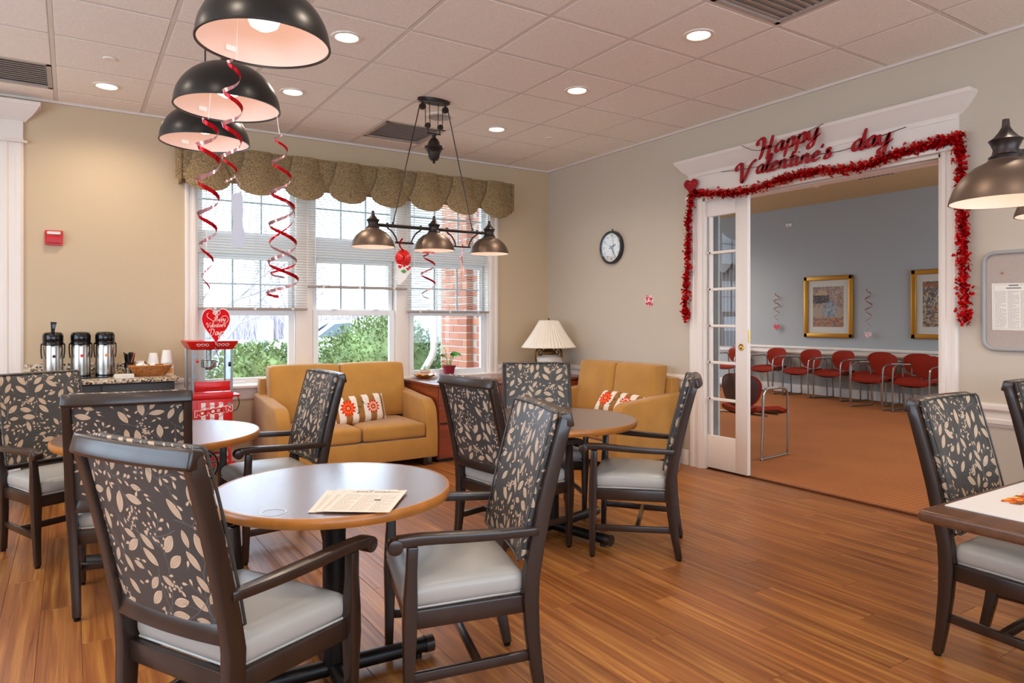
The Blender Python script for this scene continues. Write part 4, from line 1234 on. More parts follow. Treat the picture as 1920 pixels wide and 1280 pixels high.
for (x, nm, n) in ((.575, 'middle', 4), (.675, 'tallest', 5)):
    z = cnz
    for k in range(n):
        pos = 'topmost' if k == n - 1 else ('bottom' if k == 0 else ('second from the bottom' if k == 1 else ('third from the bottom' if k == 2 else 'second from the top')))
        cup(x, 6.42, z, 'white foam cup, %s in the %s upturned stack by the basket' % (pos, nm), 'foam cups'); z += .021
t = empty('tea_box', (.668, 6.22, cnz), 0, 'small cream and tan card box at the right end of the worktop', 'box')
MB().box(-.035, -.03, 0, .035, .03, .085).build('carton', m_cream, t, bevel=.002)
MB().box(-.028, -.0312, .012, .028, -.030, .055).build('printed_panel', m_doto, t)
MB().lathe([(0, 0), (.016, 0), (.016, .0006), (0, .0008)], 20).build('printed_oval', M('tan print', '#b58f5a', .6), t, (0, -.0312, .035), (PI / 2, 0, 0))
# fire alarm
t = empty('fire_alarm', (-.114, YB, 1.978), 0, 'red fire alarm strobe on the beige wall left of the window', 'fire alarm')
MB().rbox((0, -.012, 0), (.122, .024, .122), .008, 4).build('back_plate', m_red, t)
MB().rbox((0, -.028, -.012), (.10, .03, .07), .008, 4).build('horn', m_red, t)
MB().rbox((0, -.034, .036), (.094, .034, .03), .010, 5).build('strobe_lens', M('clear strobe', '#d8d4cc', .1, .3), t)
for k in range(4): MB().box(-.04, -.0445, -.04 + k * .010, .04, -.0425, -.036 + k * .010).build('grille_slot', m_redd, t)

# ================================================================== BRUSH LETTERS (strokes written with a slanted nib)
GL = {
 'H': (.80, [[(.02, .70), (.00, .86), (.12, .99), (.27, .93), (.27, .62), (.20, .25), (.10, .0)], [(.66, 1.0), (.58, .6), (.50, .2), (.46, .0), (.54, -.03)], [(.16, .44), (.36, .52), (.60, .50)]]),
 'V': (.74, [[(-.02, .66), (-.04, .86), (.08, .99), (.20, .92), (.22, .55), (.22, .20), (.24, .0)], [(.24, .0), (.42, .36), (.58, .74), (.74, .96), (.84, .92)]]),
 'D': (.78, [[(.26, .92), (.18, .5), (.08, .06)], [(-.02, .74), (.06, .94), (.30, 1.0), (.58, .88), (.64, .55), (.50, .2), (.24, .02), (.06, .06), (.02, .16)]]),
 'a': (.46, [[(.36, .42), (.26, .50), (.12, .40), (.05, .18), (.12, .02), (.24, .10), (.36, .40)], [(.40, .50), (.34, .18), (.36, .02), (.50, .12)]]),
 'p': (.46, [[(.14, .52), (.06, .05), (-.02, -.42)], [(.09, .28), (.20, .47), (.33, .47), (.36, .26), (.28, .05), (.14, .04)], [(.24, .03), (.36, .04), (.48, .14)]]),
 'y': (.48, [[(.06, .50), (.04, .16), (.14, .02), (.28, .14), (.38, .48)], [(.42, .50), (.32, .02), (.20, -.36), (.06, -.38), (.06, -.20), (.30, -.02), (.52, .16)]]),
 'l': (.26, [[(.00, .10), (.16, .46), (.27, .84), (.24, 1.0), (.14, .86), (.07, .40), (.08, .06), (.18, .0), (.28, .12)]]),
 'e': (.38, [[(.04, .20), (.22, .26), (.31, .40), (.22, .50), (.09, .36), (.06, .12), (.17, .0), (.40, .14)]]),
 'n': (.48, [[(.10, .50), (.06, .2), (.02, .0)], [(.04, .22), (.18, .46), (.29, .46), (.30, .22), (.28, .04), (.36, .0), (.50, .12)]]),
 't': (.30, [[(.20, .84), (.13, .36), (.10, .08), (.18, .0), (.30, .10)], [(.0, .52), (.34, .55)]]),
 'i': (.24, [[(.10, .50), (.06, .16), (.10, .0), (.24, .12)], [(.15, .68), (.16, .74)]]),
 's': (.34, [[(.02, .06), (.14, .24), (.26, .46), (.22, .52), (.16, .42), (.28, .20), (.24, .02), (.10, .0), (.04, .08)]]),
 'd': (.48, [[(.34, .42), (.24, .50), (.10, .38), (.04, .16), (.12, .02), (.24, .12), (.36, .44)], [(.50, .98), (.40, .44), (.34, .08), (.40, .0), (.52, .12)]]),
 "'": (.14, [[(.12, .84), (.04, .62)]]),
}
def letter(ch, size, wt, depth, mp):
    """one brush letter as a solid; mp(u,v,t)->xyz"""
    mb = MB()
    for st in GL[ch][1]:
        pts = cr([(a * size, b * size) for a, b in st], 7)
        L_, R_ = [], []
        n = len(pts)
        for i, p in enumerate(pts):
            q0, q1 = pts[max(i - 1, 0)], pts[min(i + 1, n - 1)]
            a = math.atan2(q1[1] - q0[1], q1[0] - q0[0])
            w_ = wt * size * (.42 + .58 * abs(math.sin(a - .55))) / 2
            w_ *= .55 + .45 * min(1, min(i, n - 1 - i) / 4)
            L_.append((p[0] - math.sin(a) * w_, p[1] + math.cos(a) * w_)); R_.append((p[0] + math.sin(a) * w_, p[1] - math.cos(a) * w_))
        vs = []
        for t in (0, depth):
            for i in range(n): vs += [mp(*L_[i], t), mp(*R_[i], t)]
        fs = []; m = 2 * n
        for i in range(n - 1):
            a, b, c, d = 2 * i, 2 * i + 1, 2 * i + 3, 2 * i + 2
            fs += [(a, b, c, d), (m + d, m + c, m + b, m + a), (a, d, m + d, m + a), (b, m + b, m + c, c)]
        fs += [(0, m, m + 1, 1), (2 * n - 2, 2 * n - 1, m + 2 * n - 1, m + 2 * n - 2)]
        mb.add(vs, fs)
    return mb
def write(text, origin, dirv, upv, nrm, size, wt, depth, mat, parent, track=1.0, name='letter'):
    o, d, u, n_ = Vector(origin), Vector(dirv), Vector(upv), Vector(nrm)
    x = 0
    for ch in text:
        if ch == ' ': x += .42 * size; continue
        b = letter(ch, size, wt, depth, lambda a, c, t: tuple(o + d * (x + a) + u * c + n_ * t))
        b.build(name, mat, parent, smooth=False)
        x += GL[ch][0] * size * track
    return x
def heart_poly(s, n=40):
    o = []
    for k in range(n):
        a = 2 * PI * k / n
        o.append((s * .0294 * 16 * math.sin(a) ** 3 * 1.06, s * .0294 * (13 * math.cos(a) - 5 * math.cos(2 * a) - 2 * math.cos(3 * a) - math.cos(4 * a)) + s * .08))
    return o
def text_mesh(body, size, depth, shear=0, bold=0):
    c = bpy.data.curves.new('lettering', 'FONT'); c.body = body; c.size = size; c.extrude = depth; c.shear = shear; c.offset = bold
    c.align_x = 'CENTER'; c.align_y = 'CENTER'; c.resolution_u = 2
    o = bpy.data.objects.new('lettering', c); COL.objects.link(o)
    bpy.context.view_layer.update()
    dg = bpy.context.evaluated_depsgraph_get()
    me = bpy.data.meshes.new_from_object(o.evaluated_get(dg))
    bpy.data.objects.remove(o); bpy.data.curves.remove(c)
    return me
def text_obj(name, body, size, depth, mat, parent, loc, rot, shear=0, bold=0):
    me = text_mesh(body, size, depth, shear, bold); me.materials.clear(); me.materials.append(mat)
    return link(name, me, parent, loc, rot)

# ================================================================== POPCORN CART
px0, px1, py0, py1 = .83, 1.13, 6.10, 6.40
t = empty('popcorn_cart', (.98, 6.25, 0), 0, 'red popcorn cart with glass cabinet, striped door and spoked wheels by the window', 'popcorn machine')
def lb(name, mb, m, par=t, **k):
    mb.xf(lambda x, y, z: (x - .98, y - 6.25, z)); return mb.build(name, m, par, **k)
cn = MB()
cn.add([(px0 - .012, py0 - .01, 1.078), (px1 + .012, py0 - .01, 1.078), (px1 + .012, py1 + .01, 1.078), (px0 - .012, py1 + .01, 1.078),
        (px0 - .05, py0 - .05, 1.150), (px1 + .05, py0 - .05, 1.150), (px1 + .05, py1 + .05, 1.150), (px0 - .05, py1 + .05, 1.150)], [(3, 2, 1, 0), (4, 5, 6, 7), (0, 1, 5, 4), (1, 2, 6, 5), (2, 3, 7, 6), (3, 0, 4, 7)])
cn = lb('canopy', cn, m_red, bevel=.010, seg=3)
for s in (-1, 1):     # white scroll ornament on the canopy front
    for q in range(3):
        pts = [(.98 + s * (.045 + q * .032 + .017 * math.cos(a) * (1 - a / 14)), 1.117 + .013 * math.sin(a) * (1 - a / 14)) for a in [k * .5 for k in range(16)]]
        lb('scroll', MB().tube([(p[0], py0 - .0345 - (p[1] - 1.117) * .55, p[1]) for p in pts], .0016, 5), m_white, cn)
lb('knob', MB().lathe([(0, -.012), (.012, -.01), (.012, .01), (0, .012)], 16, (1.0, py0 - .028, 1.092)), m_redd, cn)
for (a, b) in ((px0, py0), (px1, py0), (px0, py1), (px1, py1)):
    lb('post', MB().box(a - .008, b - .008, .70, a + .008, b + .008, 1.08), m_silver, smooth=False)
for mb in (MB().box(px0 + .008, py0 - .001, .815, px1 - .008, py0 + .002, 1.078), MB().box(px0 + .008, py1 - .002, .715, px1 - .008, py1 + .001, 1.078),
           MB().box(px0 - .001, py0 + .008, .715, px0 + .002, py1 - .008, 1.078), MB().box(px1 - .002, py0 + .008, .715, px1 + .001, py1 - .008, 1.078)):
    lb('glass_panel', mb, m_glassc, smooth=False)
for z in (.86, 1.03): lb('hinge', MB().box(px0 + .004, py0 - .006, z - .014, px0 + .03, py0 - .001, z + .014), m_silver)
lb('door_knob', MB().rbox((px0 + .035, py0 - .016, .985), (.024, .024, .024), .011, 5), m_red)
lb('door_latch', MB().rbox((px1 - .018, py0 - .012, .955), (.022, .018, .04), .008, 5), m_blackgloss)
kt = lb('kettle', MB().lathe([(0, .925), (.055, .925), (.060, .93), (.060, .985), (.056, .99), (0, .992)], 28, (.975, 6.24, 0)), m_steel)
lb('kettle_hanger', MB().lathe([(0, .99), (.022, .99), (.022, 1.07), (.03, 1.078), (0, 1.078)], 20, (.975, 6.24, 0)), m_steel, kt)
lb('kettle_foot', MB().lathe([(0, .905), (.025, .905), (.03, .925), (0, .925)], 20, (.975, 6.24, 0)), m_steel, kt)
lb('stir_rod', MB().tube([(.985, 6.17, .945), (1.01, 6.165, .985)], .003, 6), m_white, kt)
lb('kettle_cord', MB().tube(cr([(1.035, 6.25, 1.07), (1.045, 6.25, 1.03), (1.062, 6.25, .985), (1.05, 6.25, .935), (1.0, 6.25, .925)], 6), .003, 6), m_blackgloss, kt)
tr = lb('scoop_drawer', MB().box(px0 + .015, py0 - .012, .735, px1 - .012, py0 + .02, .818), m_red, bevel=.006)
lb('drawer_pull', MB().rbox((.98, py0 - .014, .775), (.12, .012, .026), .005, 4), m_red, tr)
lb('deck', MB().box(px0 - .012, py0 - .022, .672, px1 + .012, py1 + .01, .728), m_red, bevel=.010, seg=3)
lb('cabinet', MB().box(px0 - .004, py0 - .012, .30, px1 + .006, py1, .672), m_red, bevel=.006)
dr = lb('cabinet_door', MB().box(px0 + .03, py0 - .020, .325, px1 - .008, py0 - .012, .655), m_red, bevel=.004)
for k in range(3): lb('white_stripe', MB().box(px0 + .062 + k * .067, py0 - .0215, .36, px0 + .096 + k * .067, py0 - .020, .645), m_white, dr, smooth=False)
for z in (.385, .625): lb('hinge', MB().box(px1 - .034, py0 - .024, z - .013, px1 - .008, py0 - .019, z + .013), m_silver, dr)
lb('handle_shelf', MB().rbox((px1 + .035, 6.22, .688), (.08, .20, .022), .008, 4), m_red)
lb('power_cord', MB().tube(cr([(px1 + .02, 6.32, .66), (px1 + .07, 6.34, .685), (px1 + .105, 6.34, .62), (px1 + .09, 6.34, .55), (px1 + .04, 6.34, .53), (px1 + .012, 6.33, .545)], 6), .0035, 6), m_blackgloss)
lb('cord_tail', MB().tube(cr([(px1 + .012, 6.36, .60), (px1 + .03, 6.38, .50), (px1 + .02, 6.39, .42)], 6), .003, 6), m_blackgloss)
fr = MB()
for (a, b) in ((px1 - .012, py0 + .012), (px1 - .012, py1 - .012), (px0 + .012, py0 + .012), (px0 + .012, py1 - .012)):
    lb('leg', MB().box(a - .011, b - .011, .012 if a > 1 else .12, a + .011, b + .011, .30), m_red, bevel=.002)
for yy in (py0 + .012, py1 - .012):
    lb('brace', MB().box(px0 - .01, yy - .010, .118, px1 + .03, yy + .010, .140), m_red, bevel=.002)
    lb('brace', MB().box(px0 - .01, yy - .008, .165, px1 + .0, yy + .008, .182), m_red, bevel=.002)
for yy in (py0 - .025, py1 + .025):
    w_ = lb('wheel', MB().tube([(px0 + .06 + .128 * math.cos(a), yy, .135 + .128 * math.sin(a)) for a in [k * 2 * PI / 40 for k in range(40)]], .0075, 8, closed=True), m_blackgloss)
    lb('wheel_rim', MB().tube([(px0 + .06 + .118 * math.cos(a), yy, .135 + .118 * math.sin(a)) for a in [k * 2 * PI / 40 for k in range(40)]], .005, 8, closed=True), m_silver, w_)
    for k in range(8):
        a = k * PI / 4 + .2
        lb('spoke', MB().tube([(px0 + .06, yy, .135), (px0 + .06 + .116 * math.cos(a), yy, .135 + .116 * math.sin(a))], .0035, 6), m_black, w_)
    lb('hub', MB().tube([(px0 + .06, yy - .014, .135), (px0 + .06, yy + .014, .135)], .016, 14), m_red, w_)
lb('axle', MB().tube([(px0 + .06, py0 - .02, .135), (px0 + .06, py1 + .02, .135)], .006, 8), m_black)
m_crm = M('cream lettering', '#fbe9d8', .5)
wo = text_obj('lettering', 'POPCORN', .060, .0012, m_red, dr, (.985 - .98, py0 - .0235 - 6.25, .572), (PI / 2, -.12, 0), .15, .003)
wo2 = text_obj('lettering_shadow', 'POPCORN', .060, .0006, m_crm, dr, (.985 - .98, py0 - .0222 - 6.25, .572), (PI / 2, -.12, 0), .15, .0085)
lb('flourish', MB().tube(cr([(.90, py0 - .0225, .525), (.95, py0 - .0225, .532), (.99, py0 - .0225, .512), (1.03, py0 - .0225, .528), (1.07, py0 - .0225, .55)], 6), .0022, 5).tube(cr([(.89, py0 - .0225, .595), (.94, py0 - .0225, .622), (1.0, py0 - .0225, .618), (1.06, py0 - .0225, .645)], 6), .0022, 5), m_red, dr)
# heart sign on the canopy
hs = empty('heart_sign', (.998, 6.035, 1.265), 0, 'red heart sign with white lettering standing on the popcorn cart canopy', 'sign')
hp = heart_poly(.235)
hp = [(x * .95, z * 1.52 + .0) for x, z in hp]
MB().prism(hp, 0, .006, lambda u, v, k: (u, k, v)).build('heart_board', m_white, hs, smooth=False)
MB().prism([(x * .955, z * .955) for x, z in hp], -.001, .004, lambda u, v, k: (u, k, v)).build('heart_face', m_sign, hs, smooth=False)
def hl(cx, cz, s, rot, part):
    o = [(x * s, z * s * 1.1) for x, z in heart_poly(1, 30)]
    o = o[part[0]:part[1]]
    pts = [(cx + x * math.cos(rot) - z * math.sin(rot), -.0022, cz + x * math.sin(rot) + z * math.cos(rot)) for x, z in o]
    MB().tube(pts, .0019, 5).build('outline_heart', m_crm, hs)
hl(-.025, .080, .085, .15, (2, 26)); hl(.036, .045, .11, -.15, (0, 14)); hl(.004, .108, .055, 0, (0, 30))
MB().tube([(-.018, -.0022, .115), (.012, -.0022, .075)], .0016, 5).build('arrow', m_crm, hs)
write('Happy', (-.012, -.001, .045), (1, 0, .10), (0, 0, 1), (0, -1, 0), .036, .10, .0015, m_crm, hs, .88)
write("Valentine's", (-.072, -.001, -.005), (1, 0, .06), (0, 0, 1), (0, -1, 0), .039, .10, .0015, m_crm, hs, .88)
write('Day', (-.050, -.001, -.072), (1, 0, .10), (0, 0, 1), (0, -1, 0), .056, .10, .0015, m_crm, hs, .95)
MB().tube(cr([(.015, -.0022, -.062), (.035, -.0022, -.045), (.062, -.0022, -.035)], 5), .0024, 5).build('flourish', m_crm, hs)

# ================================================================== DOME PENDANTS
def dome(x, y, z, r, h, label):
    t = empty('dome_pendant', (x, y, z), 0, label, 'pendant light', 'black dome pendants')
    n = 20
    po = [(r * math.cos(k / n * PI / 2), h * math.sin(k / n * PI / 2)) for k in range(n)] + [(.02, h)]
    MB().lathe(po, 64).build('shade', m_blackdome, t)
    pi_ = [((r - .004) * math.cos(k / n * PI / 2), (h - .004) * math.sin(k / n * PI / 2)) for k in range(n)] + [(.0, h - .004)]
    MB().lathe(pi_, 64).build('inner_lining', m_domein, t)
    MB().lathe([(r - .005, -.003), (r + .002, -.003), (r + .002, .003), (r - .005, .003)], 64, close=True).build('rim', m_blackdome, t)
    MB().lathe([(0, h + .05), (.018, h + .05), (.024, h + .035), (.03, h), (.02, h - .01), (0, h - .01)], 24).build('cap', m_blackdome, t)
    MB().lathe([(0, .045), (.02, .047), (.042, .06), (.052, .085), (.048, .11), (.03, .135), (.016, .16), (0, h - .01)], 28).build('bulb', m_bulb, t)
    MB().tube([(0, 0, h + .04), (0, 0, ZC - z)], .0035, 8).build('cord', m_glide, t)
    MB().lathe([(0, -.025), (.05, -.022), (.06, -.004), (.06, 0)], 32).build('canopy', m_blackdome, t, (0, 0, ZC - z - .003))
    # paper sticker on the lining, low on the far side
    a0, a1 = 1.83, 2.02
    vs = []
    for u in range(7):
        for v in (0.15, .25):
            a = a0 + (a1 - a0) * u / 6; rr = (r - .007)
            vs.append((rr * math.cos(a) * math.cos(v), rr * math.sin(a) * math.cos(v), (h - .006) * math.sin(v)))
    b = MB(); b.add(vs, [(2 * u, 2 * u + 2, 2 * u + 3, 2 * u + 1) for u in range(6)]); b.build('paper_label', m_label, t)
    lamp('bulb_light', 'POINT', (0, 0, .02), DOME_W, (1, .86, .72), t, .05)
    return t
dome(.516, 2.262, 2.2, .203, .185, 'nearest and highest looking of the three black dome pendants')
dome(.545, 3.026, 2.2, .206, .185, 'middle one of the three black dome pendants')
dome(.558, 3.676, 2.2, .206, .185, 'farthest of the three black dome pendants, by the window valance')

# ================================================================== PULLEY ISLAND LIGHTS
def island(x, y, rz, label):
    t = empty('pulley_light', (x, y, ZC), 0, label, 'chandelier', 'pulley island lights')
    Z = rz - ZC
    bz = Z + .172
    el = MB().lathe([(0, -.03), (.9, -.03), (1.0, -.02), (1.0, -.004), (0, -.002)], 40); el.xf(lambda a, b, c: (a * .14, b * .06, c)); el.build('canopy', m_bronze, t)
    MB().tube([(-.52, 0, bz), (.52, 0, bz)], .013, 12).build('bar', m_bronze, t)
    for s in (-1, 1):
        p = MB().tube([(s * .10, -.012, -.07), (s * .10, .012, -.07)], .026, 18).tube([(s * .10, 0, -.07), (s * .10, 0, -.028)], .006, 8); p.build('pulley', m_bronze, t)
        p = MB().tube([(s * .055, -.012, -.215), (s * .055, .012, -.215)], .022, 18).tube([(s * .055, 0, -.215), (s * .05, 0, -.27)], .005, 8); p.build('pulley', m_bronze, t)
        MB().tube([(s * .126, 0, -.075), (s * .35, 0, bz + .01)], .0042, 6).build('long_cord', m_bronze, t)
        MB().tube([(s * .35, 0, bz), (s * .35, 0, bz + .03)], .008, 8).build('cord_clip', m_bronze, t)
        MB().tube([(s * .076, 0, -.075), (s * .074, 0, -.215)], .0032, 6).tube([(s * .04, 0, -.03), (s * .034, 0, -.215)], .0032, 6).build('short_cord', m_bronze, t)
        for q in (-1, 1):
            pass
        cx = s * .255
        MB().tube([(cx - .075, 0, bz - .125), (cx + .075, 0, bz - .125)], .009, 10).build('swag_bar', m_bronze, t)
        for q in (-1, 1):
            MB().tube(cr([(cx + q * .14, 0, bz), (cx + q * .135, 0, bz - .02), (cx + q * .10, 0, bz - .045), (cx + q * .072, 0, bz - .085), (cx + q * .06, 0, bz - .122)], 6), .0065, 8).tube([(cx + q * .14, 0, bz - .016), (cx + q * .14, 0, bz + .018)], .010, 10).build('swag_arm', m_bronze, t)
    MB().lathe([(0, -.29), (.02, -.285), (.012, -.30), (.03, -.315), (.045, -.34), (.05, -.365), (.074, -.375), (.076, -.39), (.062, -.40), (.048, -.43), (.042, -.465), (.028, -.485), (.01, -.49), (.013, -.503), (0, -.512)], 32).tube([(-.058, 0, -.272), (.058, 0, -.272)], .006, 8).build('counterweight', m_bronze, t)
    for k in (-1, 0, 1):
        sx = k * .51
        sh = MB().lathe([(.165, 0), (.163, .012), (.150, .05), (.125, .088), (.09, .118), (.055, .135), (.052, .14), (.045, .142)], 48).build('lamp_shade', m_bronze2, t, (sx, 0, Z))
        MB().lathe([(.161, .001), (.146, .05), (.121, .086), (.087, .115), (.0, .132)], 48).build('inner_lining', m_domein, sh)
        MB().lathe([(.046, .138), (.05, .15), (.040, .158), (.036, .175), (.044, .195), (.050, .205), (.036, .215), (.022, .232), (.012, .250), (.010, .275), (0, .278)], 28).build('finial', m_bronze, sh)
        MB().lathe([(0, .035), (.02, .04), (.026, .06), (.015, .09), (0, .12)], 16).build('bulb', m_bulb if k >= -1 else m_white, sh)
        lamp('bulb_light', 'POINT', (0, 0, .015), ISLE_W, WARM, sh, .03)
    return t
island(2.43, 4.94, 1.873, 'dark bronze pulley light with three metal shades hanging before the window')
island(3.14, 1.045, 1.722, 'dark pulley light with dome shades at the right edge over the square table')

# ================================================================== FOIL SPIRALS
def ribbon(name, ax, rad, turns, wd, ph, label, group=None, mat=None, tilt=.35, parent=None, n=26):
    """ax: list of axis points from top to bottom; rad: list of radii"""
    A = cr(ax, 12); m = int(turns * n)
    vs = []
    rr = np.interp(np.linspace(0, 1, m + 1), np.linspace(0, 1, len(rad)), rad)
    ww = wd if isinstance(wd, (list, tuple)) else [wd, wd]
    wi = np.interp(np.linspace(0, 1, m + 1), np.linspace(0, 1, len(ww)), ww)
    for i in range(m + 1):
        f = i / m * (len(A) - 1); k = min(int(f), len(A) - 2); fr_ = f - k
        c = [A[k][j] + (A[k + 1][j] - A[k][j]) * fr_ for j in range(3)]
        a = ph + i / n * 2 * PI
        for s in (-.5, .5):
            r_ = rr[i] + s * wi[i] * tilt * (1 if rr[i] > wi[i] else .3)
            vs.append((c[0] + r_ * math.cos(a), c[1] + r_ * math.sin(a), c[2] + s * wi[i] * math.sqrt(1 - tilt * tilt)))
    b = MB(); b.add(vs, [(2 * i, 2 * i + 2, 2 * i + 3, 2 * i + 1) for i in range(m)])
    o = b.build(name, mat or m_ribbon, parent, ang=80)
    return tag(o, label, 'party streamer', group) if label else o
G = 'hanging foil spirals'
def hang(o, pts):
    MB().tube(pts, .0012, 5).build('thread', m_white, o)
o = ribbon('foil_spiral', [(.425, 2.28, 2.145), (.425, 2.285, 1.95), (.418, 2.285, 1.755)], [.012, .027, .03, .028, .014], 4.3, [.010, .015, .014, .006], 1.2, 'red foil spiral hanging from the nearest dome pendant', G); hang(o, [(.437, 2.28, 2.14), (.44, 2.275, 2.36)])
o = ribbon('foil_spiral', [(.475, 3.05, 2.15), (.473, 3.05, 1.75), (.466, 3.05, 1.40)], [.02, .045, .045, .042, .035, .025, .014, .008], 6.3, [.018, .02, .018, .013, .006], 2.4, 'longer red foil spiral hanging from the middle dome pendant down to the heart sign', G); hang(o, [(.475, 3.05, 2.15), (.49, 3.045, 2.365)])
st = ribbon('foil_spiral', [(.73, 2.93, 2.10), (.74, 2.93, 1.8), (.745, 2.93, 1.42)], [.018, .03, .04, .05, .055, .06, .068], 5.6, [.008, .014, .016, .015, .012], .6, 'red foil spiral widening downwards from the right rim of the middle dome pendant', G)
MB().tube([(.715, 2.93, 2.20), (.73, 2.93, 2.10)], .0015, 5).build('thread', m_white, st)
ribbon('second_strand', [(.74, 2.93, 1.86), (.745, 2.93, 1.62), (.745, 2.93, 1.50)], [.045, .055, .05], 2.3, [.006, .012, .008], 2.9, None, None, parent=st)
b = empty('paper_cutout', (.462, 2.39, 1.72), .3, 'grey backed paper cutout hanging on a thread before the window blind', 'party decoration')
prof = [(-.019, .012), (-.006, .024), (.014, .028), (.020, .012), (.020, -.03), (.015, -.06), (.016, -.085), (.022, -.105), (.020, -.135), (.012, -.148), (-.014, -.148), (-.021, -.13), (-.022, -.10), (-.016, -.075), (-.018, -.03)]
MB().prism(prof, 0, .0008, lambda u, v, k: (u * 1.05, k + .006 * math.cos(v * 30), v * 1.05)).build('card', M('grey card back', '#b9bcc8', .7), b)
MB().tube([(.0, .006, .018), (-.02, -.05, .045), (-.066, -.10, .06)], .0008, 4).build('thread', m_white, b)
# decorations on the first pulley light
t = empty('coiled_streamer', (2.165, 4.93, 1.80), 0, 'rolled red paper coil with a white heart bag hanging left on the pulley light', 'party decoration', None)
sp = [(.062 * k / 60 * math.cos(k * .55), -.012 + .0004 * k, .062 * k / 60 * math.sin(k * .55)) for k in range(8, 61)]
MB().tube(sp, .0085, 6).build('coil', m_red, t)
MB().lathe([(0, 0), (.064, 0), (.066, .012), (0, .014)], 32).build('disc', m_red, t, (0, .018, 0), (PI / 2, 0, 0))
MB().bar(cr([(0, .0, .06), (-.03, 0, .09), (-.03, 0, .125), (-.008, 0, .15)], 6), (.016, .002), side=(1, .4, 0)).build('ribbon', m_ribbon, t)
cone = [(-.062, -.045), (.055, -.062), (.058, -.10), (.01, -.165), (-.035, -.205), (-.055, -.20), (-.065, -.13)]
MB().prism(cone, 0, .004, lambda u, v, k: (u, k - .01, v)).build('paper_bag', m_paper, t)
for (x, z, s) in ((-.035, -.07, .035), (.03, -.085, .03), (.0, -.06, .03), (.045, -.07, .022)): MB().prism(heart_poly(s, 18), 0, .002, lambda u, v, k: (u + x, k - .0135, v + z)).build('printed_heart', m_red, t, smooth=False)
MB().prism([(-.03, -.10), (.0, -.085), (.02, -.105), (-.005, -.118)], 0, .002, lambda u, v, k: (u, k - .0132, v)).build('printed_leaf', m_leafg, t, smooth=False)
o = ribbon('foil_spiral', [(2.375, 4.93, 1.845), (2.375, 4.93, 1.68), (2.365, 4.93, 1.49)], [.03, .055, .06, .035], 2.6, [.012, .018, .016, .006], 1.0, 'dark red foil spiral hanging under the middle metal shade of the pulley light', G)
MB().lathe([(0, 0), (.05, -.004), (.052, -.012), (0, -.014)], 24).build('foil_disc', m_foil, o, (2.375, 4.93, 1.862)); hang(o, [(2.375, 4.93, 1.86), (2.385, 4.93, 1.97)])
m_pink = M('pink speckled card', '#d9a0a4', .7)
vo = N(m_pink, 'ShaderNodeTexVoronoi'); vo.inputs['Scale'].default_value = 70; rp = N(m_pink, 'ShaderNodeValToRGB')
rp.color_ramp.elements[0].position = .35; rp.color_ramp.elements[1].position = .5; rp.color_ramp.elements[0].color = lin('#c52738'); rp.color_ramp.elements[1].color = lin('#f3e3e0')
tc = N(m_pink, 'ShaderNodeTexCoord'); L(m_pink, tc.outputs['Object'], vo.inputs['Vector']); L(m_pink, vo.outputs['Distance'], rp.inputs[0]); L(m_pink, rp.outputs[0], bsdf(m_pink).inputs['Base Color'])
t = empty('heart_streamer', (2.685, 4.93, 1.935), .9, 'pink speckled paper heart on a red ribbon hanging right on the pulley light', 'party decoration')
MB().bar(cr([(0, 0, 0), (.0, 0, -.03), (-.03, 0, -.07), (-.045, 0, -.11), (-.02, 0, -.15)], 6), (.016, .002), side=(1, .5, 0)).build('ribbon', m_ribbon, t)
MB().prism([(x * .8, z) for x, z in heart_poly(.12)], 0, .003, lambda u, v, k: (u - .03, k + .01, v - .145)).build('upper_heart', m_pink, t)
MB().prism(heart_poly(.15), 0, .003, lambda u, v, k: (u - .01, k, v - .235)).build('lower_heart', m_pink, t)
o = ribbon('foil_spiral', [(3.12, 1.0, 1.70), (3.12, 1.0, 1.55), (3.12, 1.0, 1.36)], [.04, .065, .085, .10], 2.9, [.012, .02, .02], .4, 'red foil spiral at the right picture edge hanging before the bulletin board', G)
MB().lathe([(0, 0), (.05, -.006), (.052, -.014), (0, -.018)], 24).build('foil_disc', m_foil, o, (3.07, 1.0, 1.70), (.5, 0, 0))

